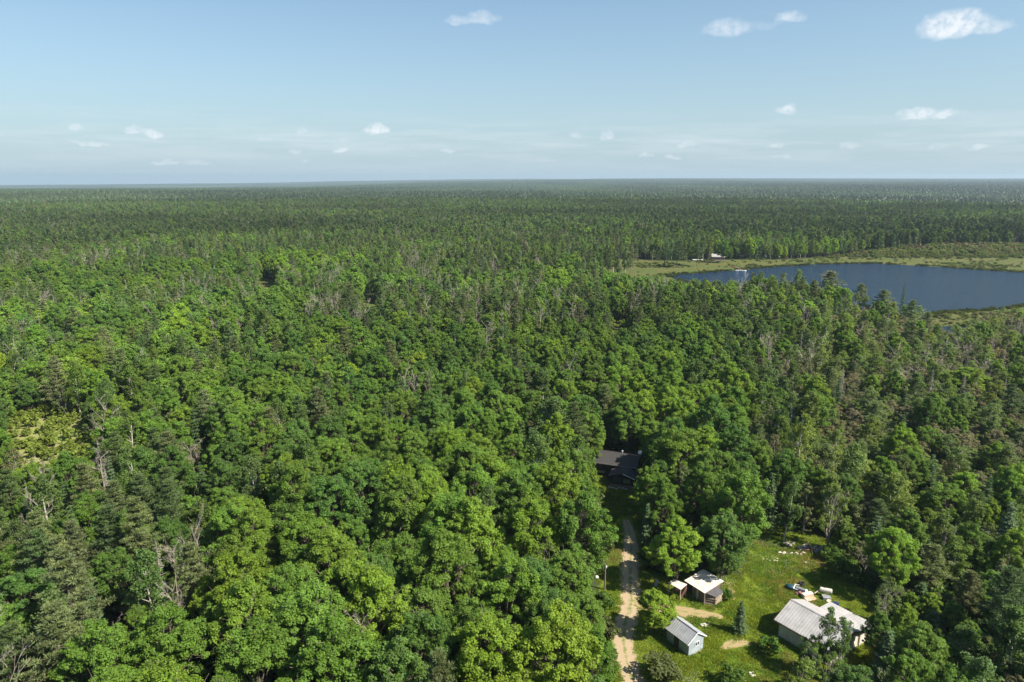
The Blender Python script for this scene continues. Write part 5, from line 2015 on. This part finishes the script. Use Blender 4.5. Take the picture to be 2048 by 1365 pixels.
# far forest, squares of 120 m
S = 120.0
xs, ys = np.meshgrid(np.arange(-12000, 12000, S), np.arange(0, 12500, S))
xs, ys = xs.ravel() + S / 2, ys.ravel() + S / 2
rr = np.hypot(xs, ys)
kp = (rr > 1500 - 20) & (rr < 12500) & (np.abs(np.arctan2(xs, ys)) < 0.80)
xs, ys = xs[kp], ys[kp]
zs = terrain(xs, ys)
nn = vnoise(xs / 600, ys / 500, 51)
n5 = vnoise(xs / 300, ys / 700, 52)
tint = np.array([0.050, 0.078, 0.022])[None] * (0.55 + 0.95 * n5)[:, None] * np.array([1, 1, 1])[None] * np.stack([0.9 + 0.25 * nn, np.ones(len(nn)), np.ones(len(nn))], 1)
scatter('distant_forest', np.stack([xs, ys, zs], 1), [PROTO[('patch', 0)][min(3, int(v * 4))] for v in nn],
        np.stack([0 * xs, 0 * xs, rng.integers(0, 4, len(xs)) * PI / 2], 1), np.stack([1.02 + 0 * xs, 1.02 + 0 * xs, rng.uniform(0.9, 1.1, len(xs))], 1), tint,
        'distant forest fading to blue at the horizon')

# undergrowth on the near forest floor and shrubs on the marsh
n = 21000
az = rng.uniform(-0.84, 0.84, n)
rr = np.sqrt(rng.uniform(26 ** 2, 300 ** 2, n))
x, y = rr * np.sin(az), rr * np.cos(az)
ok = ~blocked(x, y)
px_, py_, _ = proj(x, y, 0.0)
for (a_, c_, ra, rb) in OPENINGS[:4]:
    ok |= (((px_ - a_) / (ra * 1.9)) ** 2 + ((py_ - c_ - 8) / (rb * 2.4)) ** 2 < 1) & (rng.uniform(size=n) < 0.35) & ~inside(LAKE, x, y)
glade_ = np.zeros(n, bool)
for (a_, c_, ra, rb) in OPENINGS[:4]:
    glade_ |= ((px_ - a_) / (ra * 1.9)) ** 2 + ((py_ - c_ - 8) / (rb * 2.4)) ** 2 < 1
glade_ = glade_[ok]
x, y = x[ok], y[ok]
pb = np.array([pyr.choice(PROTO[('bush', 1)]) for _ in x])
s = rng.uniform(0.5, 1.35, len(x))
ti = np.array([TINTS['bush'][0][0], (0.12, 0.15, 0.05), (0.08, 0.14, 0.025)])[rng.integers(0, 3, len(x))] * rng.uniform(0.7, 1.3, (len(x), 1))
ti = np.where(glade_[:, None], np.array([[0.19, 0.25, 0.045]]) * rng.uniform(0.8, 1.15, (len(x), 1)), ti)
scatter('undergrowth', np.stack([x, y, 0 * x], 1), pb, np.stack([0 * x, 0 * x, rng.uniform(0, 6.28, len(x))], 1), np.stack([s, s, s * rng.uniform(0.6, 1.1, len(x))], 1), ti,
        'dense green undergrowth covering the forest floor')

mp_ = np.array(MARSH)
n = 42000
x = rng.uniform(mp_[:, 0].min(), mp_[:, 0].max(), n)
y = rng.uniform(mp_[:, 1].min(), mp_[:, 1].max(), n)
px_, py_, d_ = proj(x, y, 0.0)
fringe = sstep(522, 504, py_) * sstep(1600, 1720, px_)
dens = 0.035 + 0.9 * fringe + 0.5 * sstep(0.5, 0.8, vnoise(x / 14, y / 14, 61)) + 0.4 * (py_ > 625)
ok = inside(MARSH, x, y) & ~inside(LAKE, x, y) & (px_ < 2300) & (rng.uniform(size=n) < dens) & ~inside(CREEK, x, y)
x, y, f_ = x[ok], y[ok], fringe[ok]
pb = np.array([pyr.choice(PROTO[('bush', 1)]) for _ in x])
s = rng.uniform(0.35, 0.8, len(x)) * np.where(rng.uniform(size=len(x)) < 0.5, 0.6, 1.2) + f_ * rng.uniform(0.3, 2.0, len(x))
ti = np.array([(0.12, 0.16, 0.04), (0.14, 0.145, 0.06), (0.10, 0.14, 0.035), (0.128, 0.118, 0.072)])[np.where((f_ > 0.9) & (vnoise(x / 25, y / 9, 66) > 0.55), 3, rng.integers(0, 3, len(x)))] * rng.uniform(0.9, 1.3, (len(x), 1))
scatter('marsh_shrubs', np.stack([x, y, 0 * x], 1), pb, np.stack([0 * x, 0 * x, rng.uniform(0, 6.28, len(x))], 1), np.stack([s * 1.2, s * 1.2, s * (0.55 + 0.5 * f_)], 1), ti,
        'low olive shrubs and sedge clumps on the lakeside marsh')

# reeds in a broken band along the lake margin
la = np.array(LAKE)
rx, ry = [], []
for i in range(len(la)):
    a_, b_ = la[i], la[(i + 1) % len(la)]
    L_ = np.linalg.norm(b_ - a_)
    m_ = int(L_ * 2.2)
    t_ = rng.uniform(0, 1, m_)
    p_ = a_[None] + (b_ - a_)[None] * t_[:, None] + rng.normal(size=(m_, 2)) * 1.6
    keep = vnoise(p_[:, 0] / 6, p_[:, 1] / 6, 81) > 0.30
    rx.append(p_[keep, 0])
    ry.append(p_[keep, 1])
x, y = np.concatenate(rx), np.concatenate(ry)
s = rng.uniform(1.0, 2.6, len(x))
scatter('shore_reeds', np.stack([x, y, 0 * x], 1), rng.choice(PROTO[('tuft', 0)], len(x)), np.stack([0 * x, 0 * x, rng.uniform(0, 6.28, len(x))], 1), np.stack([s * 0.8, s * 0.8, s * 1.6], 1),
        np.array([(0.05, 0.075, 0.02), (0.10, 0.12, 0.035), (0.035, 0.05, 0.018)])[rng.integers(0, 3, len(x))], 'dark reeds along the ragged edge of the lake')

# ------------------------------------------------------------------ haze
g = Geo()
g.box(-14500, 14500, -14500, 14500, -125, 82)
m, t = mat_new('haze_air')
vol = t.n('ShaderNodeVolumePrincipled', inp={'Color': (0.56, 0.72, 0.84, 1), 'Density': HAZE_DENSITY, 'Anisotropy': 0.15})
t.n('ShaderNodeOutputMaterial', inp={'Volume': vol.outputs[0]})
tag(g.obj('haze', m), 'thin blue air over the whole landscape', kind='stuff')
